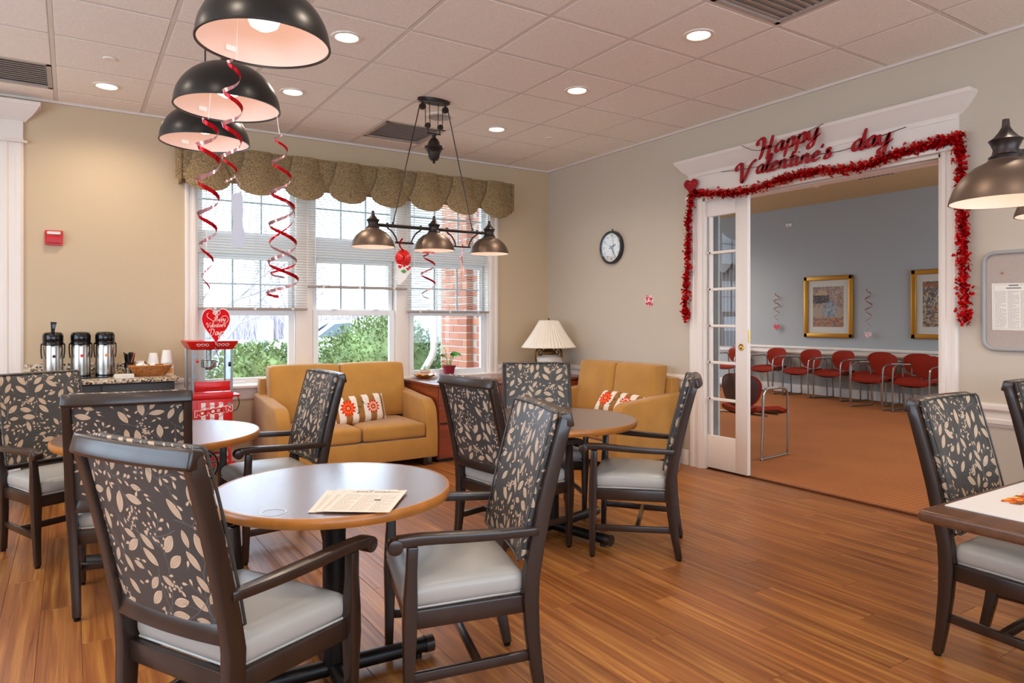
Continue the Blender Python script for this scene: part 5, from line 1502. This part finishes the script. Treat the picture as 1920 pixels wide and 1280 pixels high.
# ================================================================== DOORWAY DECORATIONS
t = empty('tinsel_garland', (XR - .04, 4.34, 2.47), 0, 'red tinsel garland draped along the doorway top and down both sides', 'garland')
GP = [cr([(4.405, 1.335), (4.40, 1.55), (4.375, 1.9), (4.37, 2.2), (4.33, 2.46)], 10), cr([(4.33, 2.46), (4.05, 2.415), (3.74, 2.385), (3.40, 2.425), (3.10, 2.437), (2.80, 2.405), (2.55, 2.44), (2.34, 2.46), (2.125, 2.475)], 10), cr([(2.125, 2.475), (2.11, 2.25), (2.105, 2.0), (2.10, 1.7), (2.085, 1.31)], 10)]
r_ = random.Random(11)
for pth in GP:
    b = MB()
    b.tube([(0 - .012, y - 4.34, z - 2.47) for y, z in pth], .010, 6)
    ln = sum(math.dist(pth[i], pth[i + 1]) for i in range(len(pth) - 1))
    for k in range(int(ln * 1150)):
        f = r_.random() * (len(pth) - 1); i = min(int(f), len(pth) - 2); fr_ = f - i
        y = pth[i][0] + (pth[i + 1][0] - pth[i][0]) * fr_ - 4.34; z = pth[i][1] + (pth[i + 1][1] - pth[i][1]) * fr_ - 2.47
        dx, dy, dz = r_.gauss(-.5, .6), r_.gauss(0, 1), r_.gauss(0, 1)
        q = math.sqrt(dx * dx + dy * dy + dz * dz); R_ = r_.uniform(.010, .040) if r_.random() < .88 else r_.uniform(.04, .055)
        c = Vector((-.012 + dx / q * R_ * .8, y + dy / q * R_, z + dz / q * R_))
        c.x = min(c.x, .006)
        u = Vector((r_.gauss(0, 1), r_.gauss(0, 1), r_.gauss(0, 1))).normalized(); v = u.orthogonal().normalized()
        s = r_.uniform(.010, .018)
        b.add([tuple(c + (u * math.cos(a) + v * math.sin(a)) * s * (1 if a else .5)) for a in (0, 1.1, 2.2, 3.4, 4.4, 5.3)], [(0, 1, 2, 3, 4, 5)])
    b.build('tinsel', m_foil, t, smooth=False)['kind'] = 'stuff'
hh = empty('glitter_heart', (XR - .075, 4.33, 2.515), 0, 'dark red heart pinned at the left end of the tinsel garland', 'heart decoration')
MB().prism([(x * 1.0, z) for x, z in heart_poly(.155)], 0, .014, lambda u, v, k: (k, u, v)).build('heart', m_redd, hh, bevel=.004)
MB().lathe([(0, 0), (.006, 0), (.004, .01), (0, .012)], 12).build('pin', m_brassb, hh, (0, 0, .03), (0, -PI / 2, 0))
bn = empty('letter_banner', (XR - .14, 3.65, 2.6), 0, 'dark red cut letter banner strung over the doorway', 'banner')
def place_text(txt, y, z, slope, x, size, xs, wt=.15):
    write(txt, (x - (XR - .14), y - 3.65, z - 2.6), (0, -xs, slope * xs), (0, -.06, 1), (-1, 0, 0), size, wt, .003, m_redd, bn, 1.0)
place_text('H', 3.575, 2.596, .05, XR - .13, .165, 1.30, .18)
place_text('appy', 3.412, 2.625, .11, XR - .13, .145, 1.42, .17)
place_text('V', 3.84, 2.456, .05, XR - .05, .165, 1.35, .17)
place_text("alentine's", 3.645, 2.512, .012, XR - .05, .132, 1.44, .17)
place_text('day', 2.83, 2.527, .02, XR - .05, .145, 1.38, .17)
for pts in ([(-.125, 3.73, 2.750), (-.135, 3.55, 2.672), (-.135, 3.25, 2.70), (-.128, 3.00, 2.755)], [(-.034, 4.02, 2.598), (-.052, 3.7, 2.57), (-.052, 3.2, 2.565), (-.05, 2.9, 2.55), (-.05, 2.7, 2.58), (-.034, 2.46, 2.618)]):
    MB().tube([(a + .14, b - 3.65, c - 2.6) for a, b, c in cr(pts, 8)], .0025, 6).build('string', m_glide, bn)

# clock, paper heart, bulletin board
t = empty('wall_clock', (XR, 5.463, 2.074), 0, 'round wall clock with dark rim and white face above the right sofa', 'clock')
def wl(mb, n_, m, par=t, loc=(0, 0, 0), **k): return mb.build(n_, m, par, loc, (0, -PI / 2, 0), **k)
wl(MB().lathe([(.148, .02), (.150, .040), (.158, .045), (.170, .038), (.173, .02), (.172, 0), (.148, 0)], 56), 'rim', M('dark clock rim', '#2c2e33', .3))
wl(MB().lathe([(0, .02), (.149, .02)], 48), 'face', m_paper)
wl(MB().lathe([(0, .037), (.149, .037)], 48), 'glass', m_glassc)
MB().tube([(0, 0, .17), (-.01, 0, .192)], .006, 8).build('hook', m_glide, t)
for k in range(1, 13):
    a = k * PI / 6
    text_obj('numeral', str(k), .036, .0005, m_glide, t, (-.0215, -.118 * math.sin(a), .118 * math.cos(a)), (PI / 2, 0, -PI / 2))
def hand(a, l, w_, name, back=.03):
    dy, dz = -math.sin(a), math.cos(a)
    MB().bar([(-.0255, -dy * back, -dz * back), (-.0255, dy * l, dz * l)], (w_, .0015), side=(0, dz, -dy)).build(name, m_glide, t)
hand(math.radians(68), .075, .010, 'hour_hand'); hand(math.radians(146), .115, .007, 'minute_hand'); hand(math.radians(300), .11, .002, 'second_hand')
t = empty('paper_heart', (XR - .001, 4.93, 1.50), 0, 'small pink and red paper heart stuck on the wall between clock and doorway', 'heart decoration')
MB().prism([(x, z * 1.15) for x, z in heart_poly(.125)], 0, .002, lambda u, v, k: (-k, u, v)).build('card', m_pink, t, smooth=False)
for (y, z, s) in ((-.03, .02, .045), (.028, .03, .04), (-.01, -.02, .05), (.03, -.02, .03), (-.04, -.03, .03)): MB().prism(heart_poly(s, 16), .002, .003, lambda u, v, k: (-k, u + y, v + z)).build('printed_heart', M('coral print', '#cf3a44', .6) if 'coral print' not in bpy.data.materials else bpy.data.materials['coral print'], t, smooth=False)
t = empty('bulletin_board', (XR, 1.60, 1.44), 0, 'beige bulletin board with rounded grey frame on the right wall', 'notice board')
W_, H_, rr = .80, .585, .06
pts = []
for (cy, cz, a0) in ((W_ / 2 - rr, H_ / 2 - rr, 0), (-W_ / 2 + rr, H_ / 2 - rr, 90), (-W_ / 2 + rr, -H_ / 2 + rr, 180), (W_ / 2 - rr, -H_ / 2 + rr, 270)):
    for k in range(7):
        a = math.radians(a0 + 15 * k); pts.append((cy + rr * math.cos(a), cz + rr * math.sin(a)))
MB().tube([(-.012, y, z) for y, z in pts], .013, 10, closed=True).build('frame', m_grey, t)
MB().prism(pts, 0, .008, lambda u, v, k: (-k, u, v)).build('tack_board', m_cork, t, smooth=False)
MB().lathe([(0, 0), (.005, 0), (.006, .008), (0, .011)], 12).build('push_pin', m_brassb, t, (-.008, .30, .17), (0, -PI / 2, 0))
R = text_page(4, 3, 110); 
for k in range(2): R.rect(200 - 30 * k, 640 - 38 * k, 312 + 30 * k, 656 - 38 * k, (.45, .45, .45))
for q in ((20, 20, 492, 23), (20, 657, 492, 660), (20, 20, 23, 660), (489, 20, 492, 660)): R.rect(*q, (.55, .55, .55))
m_page1 = image_mat('printed menu page', R.a, .7, .2, ext='EXTEND')
b = MB(); b.add([(0, .115, -.14), (0, -.115, -.145), (0, -.112, .137), (0, .118, .142)], [(0, 1, 2, 3)], [[(0, 0), (1, 0), (1, 1), (0, 1)]])
b.add([(.0008, .115, -.14), (.0008, -.115, -.145), (.0008, -.112, .137), (.0008, .118, .142)], [(3, 2, 1, 0)])
tag(b.build('printed_sheet', m_page1, loc=(XR - .010, 1.84, 1.405), smooth=False), 'printed white list pinned on the beige bulletin board', 'paper')

# ================================================================== PAPERS ON THE TABLES
R = text_page(9, 3, 150, (300, 330, 370, 390), (.88, .84, .79))
R.rect(30, 580, 482, 582, (.6, .6, .58)); R.dot(85, 615, 24, (.62, .6, .58)); R.dot(85, 615, 19, (.85, .82, .80))
m_page2 = image_mat('printed newsletter', R.a, .7, .2, ext='EXTEND')
def sheet(x, y, z, rz, w_, h_, m, label, grp, curl=.004):
    b = MB().grid(lambda u, v: ((u - .5) * w_, (v - .5) * h_, .0012 + curl * (abs(u - .5) * 2) ** 3 * abs(v - .2)), 10, 10)
    o = b.build('newsletter_sheet', m, loc=(x, y, z), rot=(0, 0, rz), ang=60)
    sol = MB()
    return tag(o, label, 'paper', grp)
ang0 = math.atan2(1.981 - 2.112, .814 - .632)
e1 = Vector((math.cos(ang0), math.sin(ang0))); 
def nsheet(k, dx, dy, da, label, lab2=None):
    cx, cy = .842 + dx, 2.218 + dy
    return sheet(cx, cy, TZ + .0005 + k * .0022, ang0 + da, .216, .279, m_page2, label, 'newsletters', .003)
nsheet(0, -.045, .045, .10, 'lowest cream newsletter sheet of the pile on the nearest round table')
nsheet(1, -.02, .025, .05, 'middle cream newsletter sheet of the pile on the nearest round table')
top = nsheet(2, .0, .0, 0, 'topmost newsletter sheet with a grey picture block on the nearest round table')
ti = text_obj('masthead', 'DAILY CHRONICLE', .021, .0002, M('print grey', '#6b6864', .7), top, (.022, .112, .0022), (0, 0, 0))
text_obj('masthead', 'THE', .010, .0002, bpy.data.materials['print grey'], top, (-.02, .130, .0024), (0, 0, 0))
tag(MB().lathe([(.036, 0), (.036, .0007), (.041, .0007), (.041, 0)], 40, close=True).build('water_ring', M('dried water mark', '#b9c0c8', .2, alpha=1), loc=(.545, 2.265, TZ + .0002)), 'faint pale water ring on the nearest round table', 'stain')
t = empty('placemat', (2.62, .86, .739), 0, 'white paper placemat with an orange leaf frame on the square table', 'placemat')
MB().box(-.29, -.80, 0, 1.0, .235, .003).build('paper', M('pale placemat paper', '#d5d1cc', .7), t, smooth=False)
R = Ras(512, 512, (.84, .83, .81), False)
rr_ = random.Random(2)
for k in range(900):
    s = rr_.randrange(4); q = rr_.uniform(10, 502); o = rr_.uniform(8, 70)
    x, y = ((q, o), (q, 512 - o), (o, q), (512 - o, q))[s]
    R.leaf(x, y, rr_.uniform(0, 6.3), rr_.uniform(22, 44), rr_.uniform(10, 18), rr_.choice(((.80, .30, .06), (.86, .46, .10), (.62, .18, .06), (.92, .64, .20), (.45, .30, .12))))
for k in range(5): R.line((180, 180 + 36 * k), (340 - 20 * (k % 2), 180 + 36 * k), 6, (.35, .33, .30))
m_leafpr = image_mat('autumn leaf print', R.a, .6, .3, ext='EXTEND')
b = MB(); b.add([(-.10, -.42, .0036), (.55, -.42, .0036), (.55, .165, .0036), (-.10, .165, .0036)], [(0, 1, 2, 3)], [[(0, 0), (1, 0), (1, 1), (0, 1)]]); b.build('printed_frame', m_leafpr, t, smooth=False)

# ================================================================== FAR ROOM THINGS
def make_red_chair():
    """front faces +Y"""
    t = empty('stacking_chair', (0, 0, 0), 0, 'x', 'chair', 'red stacking chairs')
    for s in (-1, 1):
        x = s * .265
        loop = cr([(x, .20, .011), (x, .225, .03), (x, .232, .30), (x, .222, .58), (x, .17, .648), (x, .05, .662), (x, -.13, .660), (x, -.185, .640), (x, -.20, .58), (x, -.215, .30), (x, -.232, .03), (x, -.205, .011)], 5, closed=True)
        MB().tube(loop, .0115, 10, closed=True).build('frame_loop', m_chrome, t)
        MB().rbox((x, -.06, .671), (.034, .20, .016), .007, 4).build('arm_pad', m_grey, t)
    MB().tube([(-.265, .06, .405), (.265, .06, .405)], .010, 8).tube([(-.265, -.13, .405), (.265, -.13, .405)], .010, 8).build('cross_tube', m_chrome, t)
    def sf(u, v):
        x = (u - .5) * .49 * (1 - .22 * (1 - v) ** 2); y = -.20 + v * .45
        return (x, y, .425 + .035 * (2 * u - 1) ** 2 * (.4 + .6 * (1 - v)) + .014 * math.sin(PI * v) - .045 * max(0, v - .72) ** 1 * 2 + .03 * max(0, .2 - v))
    MB().grid(lambda u, v: (lambda p: (p[0], p[1], p[2] + .022))(sf(u, v)), 16, 14).build('seat', m_redfab, t)
    MB().grid(lambda u, v: (lambda p: (p[0] * .985, p[1] * .99, p[2] - .012 - .02 * math.sin(PI * u)))(sf(u, v)), 16, 14).build('seat_shell', m_redback, t.children[-1])
    MB().grid(lambda u, v: (lambda p, q: tuple(p[i] + (q[i] - p[i]) * v for i in range(3)))((lambda p: (p[0], p[1], p[2] + .022))(sf(*edge(u))), (lambda p: (p[0] * .985, p[1] * .99, p[2] - .012))(sf(*edge(u)))), 60, 1, wrapu=True).build('seat_edge', m_redfab, t.children[-1])
    def bk(u, v, off):
        a = 2 * PI * u
        k = abs(math.cos(a)) ** .75 * math.copysign(1, math.cos(a)); m = abs(math.sin(a)) ** .75 * math.copysign(1, math.sin(a))
        x = .215 * v * k * (1 + .16 * m * v); z = .635 + .165 * v * m
        return (x, -.185 - .10 * (z - .47) + .10 * (x / .22) ** 2 * .55 - off, z)
    b = MB().grid(lambda u, v: bk(u, v, -.018 * (1 - v ** 4)), 36, 6, wrapu=True)
    b.grid(lambda u, v: bk(u, v, .018 * (1 - v ** 4)), 36, 6, wrapu=True)
    b.build('backrest', m_redfab, t)
    MB().grid(lambda u, v: bk(u, v * .985, .026 * (1 - v ** 4)), 36, 4, wrapu=True).build('back_shell', m_redback, t.children[-1])
    MB().bar([(0, -.18, .44), (0, -.205, .50), (0, -.215, .60)], (.07, .014)).build('back_support', m_redback, t)
    return t
def edge(u):
    k = (u * 4) % 4
    if k < 1: return (k, 0)
    if k < 2: return (1, k - 1)
    if k < 3: return (3 - k, 1)
    return (0, 4 - k)
RC = [(5.66, 4.46, -84, 'red stacking chair with silver frame just inside the doorway behind the pocket door'),
      (10.72, 8.87, 88, 'red stacking chair by the blue wall, mostly hidden by the pocket door'),
      (10.70, 7.99, 84, 'red stacking chair first right of the pocket door on the blue wall'),
      (10.66, 7.27, 84, 'red stacking chair under the left part of the whole framed picture'),
      (10.66, 6.68, 82, 'red stacking chair under the right part of the whole framed picture'),
      (10.72, 6.08, 86, 'red stacking chair against the wall behind the left one of the front pair'),
      (10.14, 5.71, 82, 'red stacking chair pulled forward, left one of the front pair'),
      (10.68, 5.48, 88, 'red stacking chair against the wall between the front pair'),
      (10.10, 5.06, 84, 'red stacking chair pulled forward, right one of the front pair by the doorframe'),
      (10.66, 4.65, 88, 'red stacking chair against the wall nearest the right doorframe')]
rc0 = make_red_chair()
for i, (x, y, a, lb_) in enumerate(RC):
    o = rc0 if i == 0 else copy_tree(rc0)
    o.location = (x, y, .004); o.rotation_euler = (0, 0, math.radians(a)); o['label'] = lb_
def picture(y0, y1, z0, z1, m, label):
    t = empty('framed_picture', (FX, (y0 + y1) / 2, (z0 + z1) / 2), 0, label, 'picture', 'gold framed pictures')
    w_, h_ = (y1 - y0) / 2, (z1 - z0) / 2; f = .075
    for (a, b, c, d) in ((-w_, w_, h_ - f, h_), (-w_, w_, -h_, -h_ + f), (-w_, -w_ + f, -h_, h_), (w_ - f, w_, -h_, h_)):
        MB().box(-.045, a, c, -.002, b, d).build('frame', m_gold, t, bevel=.012, seg=3)
    MB().box(-.016, -w_ + f, -h_ + f, -.010, w_ - f, h_ - f).build('mat_board', m_mat, t, smooth=False)
    a, c = w_ - f - .095, h_ - f - .11
    b = MB(); b.add([(-.018, a, -c), (-.018, -a, -c), (-.018, -a, c), (-.018, a, c)], [(0, 1, 2, 3)], [[(0, 0), (1, 0), (1, 1), (0, 1)]]); b.build('print', m, t, smooth=False)
    b = MB(); b.add([(-.022, w_ - f, -h_ + f), (-.022, -w_ + f, -h_ + f), (-.022, -w_ + f, h_ - f), (-.022, w_ - f, h_ - f)], [(0, 1, 2, 3)]); b.build('glass', m_glassc, t, smooth=False)
picture(6.60, 7.51, 1.01, 2.075, image_mat('landscape print', painting(1), .6, .3, ext='EXTEND'), 'gold framed landscape print seen whole on the blue wall')
picture(4.74, 5.655, 1.025, 2.09, image_mat('garden print', painting(2), .6, .3, ext='EXTEND'), 'gold framed garden print cut off by the right doorframe')
m_gribbon = M('copper foil ribbon', '#a8603a', .3, .8)
for (y, z0, z1, nm, hm) in ((8.05, 1.80, 1.25, 'copper foil spiral with a red heart left of the whole framed picture', m_red), (6.316, 1.82, 1.14, 'copper foil spiral with a pink heart between the two framed pictures', m_pink)):
    o = ribbon('foil_spiral', [(FX - .06, y, z0), (FX - .06, y, (z0 + z1) / 2), (FX - .06, y, z1)], [.03, .055, .045, .02], 4.2, [.014, .018, .010, .005], 1, nm, 'far room foil spirals', m_gribbon)
    MB().prism(heart_poly(.13), 0, .006, lambda u, v, k: (FX - .065 + k, y + u, z1 - .075 + v)).build('paper_heart', hm, o, smooth=False)
    MB().tube([(FX - .06, y, z1 + .02), (FX - .062, y, z1 - .05)], .002, 4).build('thread', m_white, o)

# ================================================================== OUTSIDE THE WINDOW
GZ = -.12
struct(MB().box(-30, YB + .2, GZ - .1, 60, 13, GZ).build('lawn', m_lawn, smooth=False))
struct(MB().box(-60, 13, GZ - .1, 120, 150, GZ - .01).build('parking_pavement', m_asph, smooth=False))
# brick pier: every brick its own piece on a mortar core
pr_ = empty('brick_pier', (3.95, 7.2, GZ), 0, 'red brick pier with pale mortar just outside the right sash', 'brick pier')
PXX, PY0, PY1 = 3.95, 7.16, 7.86
MB().box(PXX + .006, PY0 + .006, GZ, PXX + .5, PY1 - .006, 4.2).box(PXX + .086, 6.86, GZ, PXX + .5, PY0 + .05, 4.2).xf(lambda x, y, z: (x - 3.95, y - 7.2, z - GZ)).build('mortar_core', m_mortar, pr_, smooth=False)
bm1 = MB().box(-.0, -.103, -.0355, .09, .103, .0355).mesh('brick', m_brick, bevel=.003, seg=1)
bm2 = MB().box(-.0, -.048, -.0355, .09, .048, .0355).mesh('brick', m_brick, bevel=.003, seg=1)
z = GZ + .05; k = 0
while z < 3.6:
    ys = [(.105, bm1), (.325, bm1), (.545, bm1)] if k % 2 == 0 else [(.05, bm2), (.215, bm1), (.435, bm1), (.60, bm2)]
    for (dy, me) in ys: link('brick', me, pr_, (rnd.uniform(-.002, .002), PY0 - 7.2 + dy, z - GZ))
    link('brick', bm1 if k % 2 else bm2, pr_, (.08, 6.965 - 7.2 if k % 2 else 6.91 - 7.2, z - GZ))
    if not k % 2: link('brick', bm1, pr_, (.08, 7.07 - 7.2, z - GZ))
    z += .0855; k += 1
t = tag(MB().tube([(3.90, 7.93, 3.6), (3.90, 7.93, .95), (3.87, 7.93, .85), (3.76, 7.93, .68), (3.71, 7.93, .56), (3.70, 7.93, -.02)], .045, 12).build('downspout', m_white), 'white downspout beside the brick pier, bending at its foot', 'downspout')
tag(MB().box(3.98, 6.81, .35, 4.3, 6.85, 3.2).build('white_corner_board', m_white, bevel=.004), 'white corner board right of the brick pier', 'trim board')
def bush(x, y, rx, rz_, label, seed, n=7000):
    r = random.Random(seed)
    t = empty('garden_bush', (x, y, GZ), 0, label, 'bush')
    b = MB()
    def surf(q, wv):
        k = 1 + .10 * math.sin(5 * q[0] / rx + seed) * math.sin(6 * q[2]) + .07 * math.sin(11 * q[0] + 7 * q[1])
        return k
    for i in range(n):
        a = r.uniform(0, 2 * PI); e = math.asin(r.uniform(-.55, 1)); k = r.uniform(.72, 1.04) ** .8
        d = (math.cos(e) * math.cos(a), math.cos(e) * math.sin(a), math.sin(e))
        k *= surf((d[0] * rx, d[1] * rx, d[2]), 0)
        c = Vector((d[0] * rx * k, d[1] * rx * .8 * k, .42 * rz_ + d[2] * rz_ * .58 * k))
        u = (Vector(d) + Vector((r.gauss(0, .6), r.gauss(0, .6), r.gauss(0, .6)))).normalized(); v = u.orthogonal().normalized(); w__ = u.cross(v); aa = r.uniform(0, 6.28)
        v = v * math.cos(aa) + w__ * math.sin(aa); s = r.uniform(.018, .038)
        b.add([tuple(c + u * s), tuple(c + v * s * .5), tuple(c - u * s), tuple(c - v * s * .5)], [(0, 1, 2, 3)])
    b.lathe([(max(.001, rx * .80 * math.cos(q)), .42 * rz_ + .58 * .80 * rz_ * math.sin(q)) for q in [-.9 + k * (PI / 2 + .9) / 10 for k in range(11)]], 18)
    b.xf(lambda x_, y_, z_: (x_, y_ * (1 if abs(y_) < 9e9 else 1), z_))
    b.build('foliage', m_bush, t, smooth=False)['kind'] = 'stuff'
    b = MB()
    for i in range(70):
        a = r.uniform(0, 2 * PI); e = r.uniform(.2, 1.4); R_ = r.uniform(.7, .95)
        b.tube([(r.gauss(0, .08), r.gauss(0, .08), 0), (rx * .5 * math.cos(a) * math.cos(e), rx * .4 * math.sin(a) * math.cos(e), .4 * rz_), (rx * R_ * math.cos(a) * math.cos(e), rx * .8 * R_ * math.sin(a) * math.cos(e), .42 * rz_ + .55 * R_ * rz_ * math.sin(e))], [.012, .008, .003], 4)
    b.build('branches', m_bushp, t)['kind'] = 'stuff'
bush(1.98, 8.9, .60, 1.19, 'low green bush outside the left sash behind the popcorn cart', 1, 6000)
bush(3.72, 9.3, 1.02, 1.50, 'large round green bush outside the middle and right sashes', 4, 11000)
def bare_tree_mesh(seed, h, depth, spread=.55, name='branches'):
    r = random.Random(seed); b = MB()
    def grow(p, d, l, rad, k):
        q = p + d * l; mid = p + d * l * .5 + Vector((r.gauss(0, l * .04), r.gauss(0, l * .04), 0))
        b.tube([p, mid, q], [rad, rad * .85, rad * .7], 5 if k > 2 else 3, cap=False)
        if k == 0: return
        for i in range(3 if k > 1 else 4):
            nd = (d + Vector((r.gauss(0, spread), r.gauss(0, spread), r.gauss(.12, spread * .5)))).normalized()
            grow(p + d * l * r.uniform(.55, 1), nd, l * r.uniform(.6, .82), rad * .6, k - 1)
    grow(Vector((0, 0, 0)), Vector((0, 0, 1)), h * .30, h * .013, depth)
    return b
def tree(x, y, h, seed, depth, label, mesh=None, sp=.55):
    t = empty('bare_tree', (x, y, GZ), seed * 1.3, label, 'tree', 'bare winter trees')
    me = mesh or bare_tree_mesh(seed, h, depth, sp).mesh('branches', m_twig)
    link('branches', me, t)
    MB().tube([(0, 0, 0), (0, 0, h * .3)], [h * .02, h * .013], 8).build('trunk', m_bark, t)
    return t
tree(1.95, 12.5, 4.6, 3, 5, 'slender bare tree close outside the left sash', None, .6)
tree(7.0, 27.0, 6.5, 5, 5, 'bare tree behind the white cars, seen through the left sash')
tm = [bare_tree_mesh(20 + k, 7.5, 5, .62).mesh('branches', m_twig) for k in range(3)]
k = 0
for (x, y) in [(9 + 4.4 * i + rnd.uniform(-.6, .6), 44 + rnd.uniform(-3, 3)) for i in range(9)]:
    tree(x, y, 6.4 + rnd.uniform(-1.2, 1.2), 30 + k, 5, ('first', 'second', 'third', 'fourth', 'fifth', 'sixth', 'seventh', 'eighth', 'ninth')[k] + ' bare tree, counted from the left end, in the hazy row beyond the parking lot', tm[k % 3]); k += 1
b = MB()
r_ = random.Random(8)
for i in range(9000):
    x = r_.uniform(2, 60); y = r_.uniform(50, 54); h = 1.0 + 1.6 * r_.random() * (1 + .3 * math.sin(x * .7))
    dx = r_.gauss(0, .25)
    b.add([(x - .03, y, GZ), (x + .03, y, GZ), (x + dx + .01, y, GZ + h), (x + dx - .01, y, GZ + h)], [(0, 1, 2, 3)])
tag(b.build('undergrowth', m_twig, smooth=False), 'hazy bare thicket along the far side of the parking lot', 'undergrowth', kind='stuff')
def car(x, y, rz, label):
    t = empty('car', (x, y, GZ), rz, label, 'car', 'white parked cars')
    low = [(-2.25, .28), (-2.28, .55), (-2.2, .72), (-1.35, .86), (1.5, .90), (2.1, .84), (2.25, .60), (2.22, .28)]
    MB().prism(low, -.86, .86, lambda u, v, k: (u, k, v)).build('body', m_carw, t, bevel=.07, seg=3)
    cab = MB(); pf = [(-1.30, .84), (-.55, 1.36), (-.2, 1.42), (.75, 1.42), (1.15, 1.32), (1.75, .88)]
    cab.prism(pf, -.74, .74, lambda u, v, k: (u, k * (1 - .14 * (v - .84) / .58), v)); cab.build('cabin', m_carw, t, bevel=.05, seg=3)
    MB().prism([(-1.08, .90), (-.5, 1.30), (.1, 1.35), (.1, .90)], -.752, .752, lambda u, v, k: (u, k * (1 - .13 * (v - .84) / .58), v)).build('side_window', m_carg, t)
    MB().prism([(.17, .90), (.17, 1.35), (.75, 1.35), (1.08, 1.26), (1.45, .92)], -.752, .752, lambda u, v, k: (u, k * (1 - .13 * (v - .84) / .58), v)).build('side_window', m_carg, t)
    MB().prism([(-1.27, .90), (-.60, 1.33), (-.58, 1.36), (-1.31, .92)], -.60, .60, lambda u, v, k: (u - .02, k, v + .03)).build('windscreen', m_carg, t)
    for wx in (-1.4, 1.4):
        for s in (-1, 1):
            w_ = MB().lathe([(0, -.1), (.30, -.1), (.33, -.07), (.33, .07), (.30, .1), (0, .1)], 28).build('wheel', m_tyre, t, (wx, s * .80, .33), (PI / 2, 0, 0))
            MB().lathe([(0, .10), (.19, .10), (.20, .105), (0, .115)], 20).build('hubcap', m_chrome, w_, (0, 0, 0) if s < 0 else (0, 0, -.215))
    for s in (-1, 1): MB().rbox((-2.2, s * .62, .66), (.12, .36, .14), .05, 5).build('headlight', m_glassc, t)
    return t
car(7.3, 21.5, .06, 'white car whose bonnet shows through the left sash and roof through the middle sash')
car(10.3, 25.0, .06, 'white car farther off, its roof just above the large bush')
t = empty('parking_sign', (3.72, 16.2, GZ), 0, 'small white sign on a blue post outside the left sash', 'sign')
MB().tube([(0, 0, 0), (0, 0, 1.15)], .03, 8).build('post', m_signb, t)
MB().box(-.17, -.05, .98, .17, -.03, 1.42).build('panel', m_white, t, bevel=.004)
tag(MB().lathe([(0, 0), (.16, 0), (.14, .3), (.12, 1.62), (0, 1.7)], 16).build('white_post', m_white, loc=(8.9, 23.0, GZ)), 'white post rising behind the large bush outside the middle sash', 'post')
tag(MB().box(-.35, -.3, 0, .35, .3, 1.45).build('utility_box', m_white, loc=(6.95, 18.4, GZ), bevel=.03), 'white utility box just above the slope of the large bush', 'utility box')
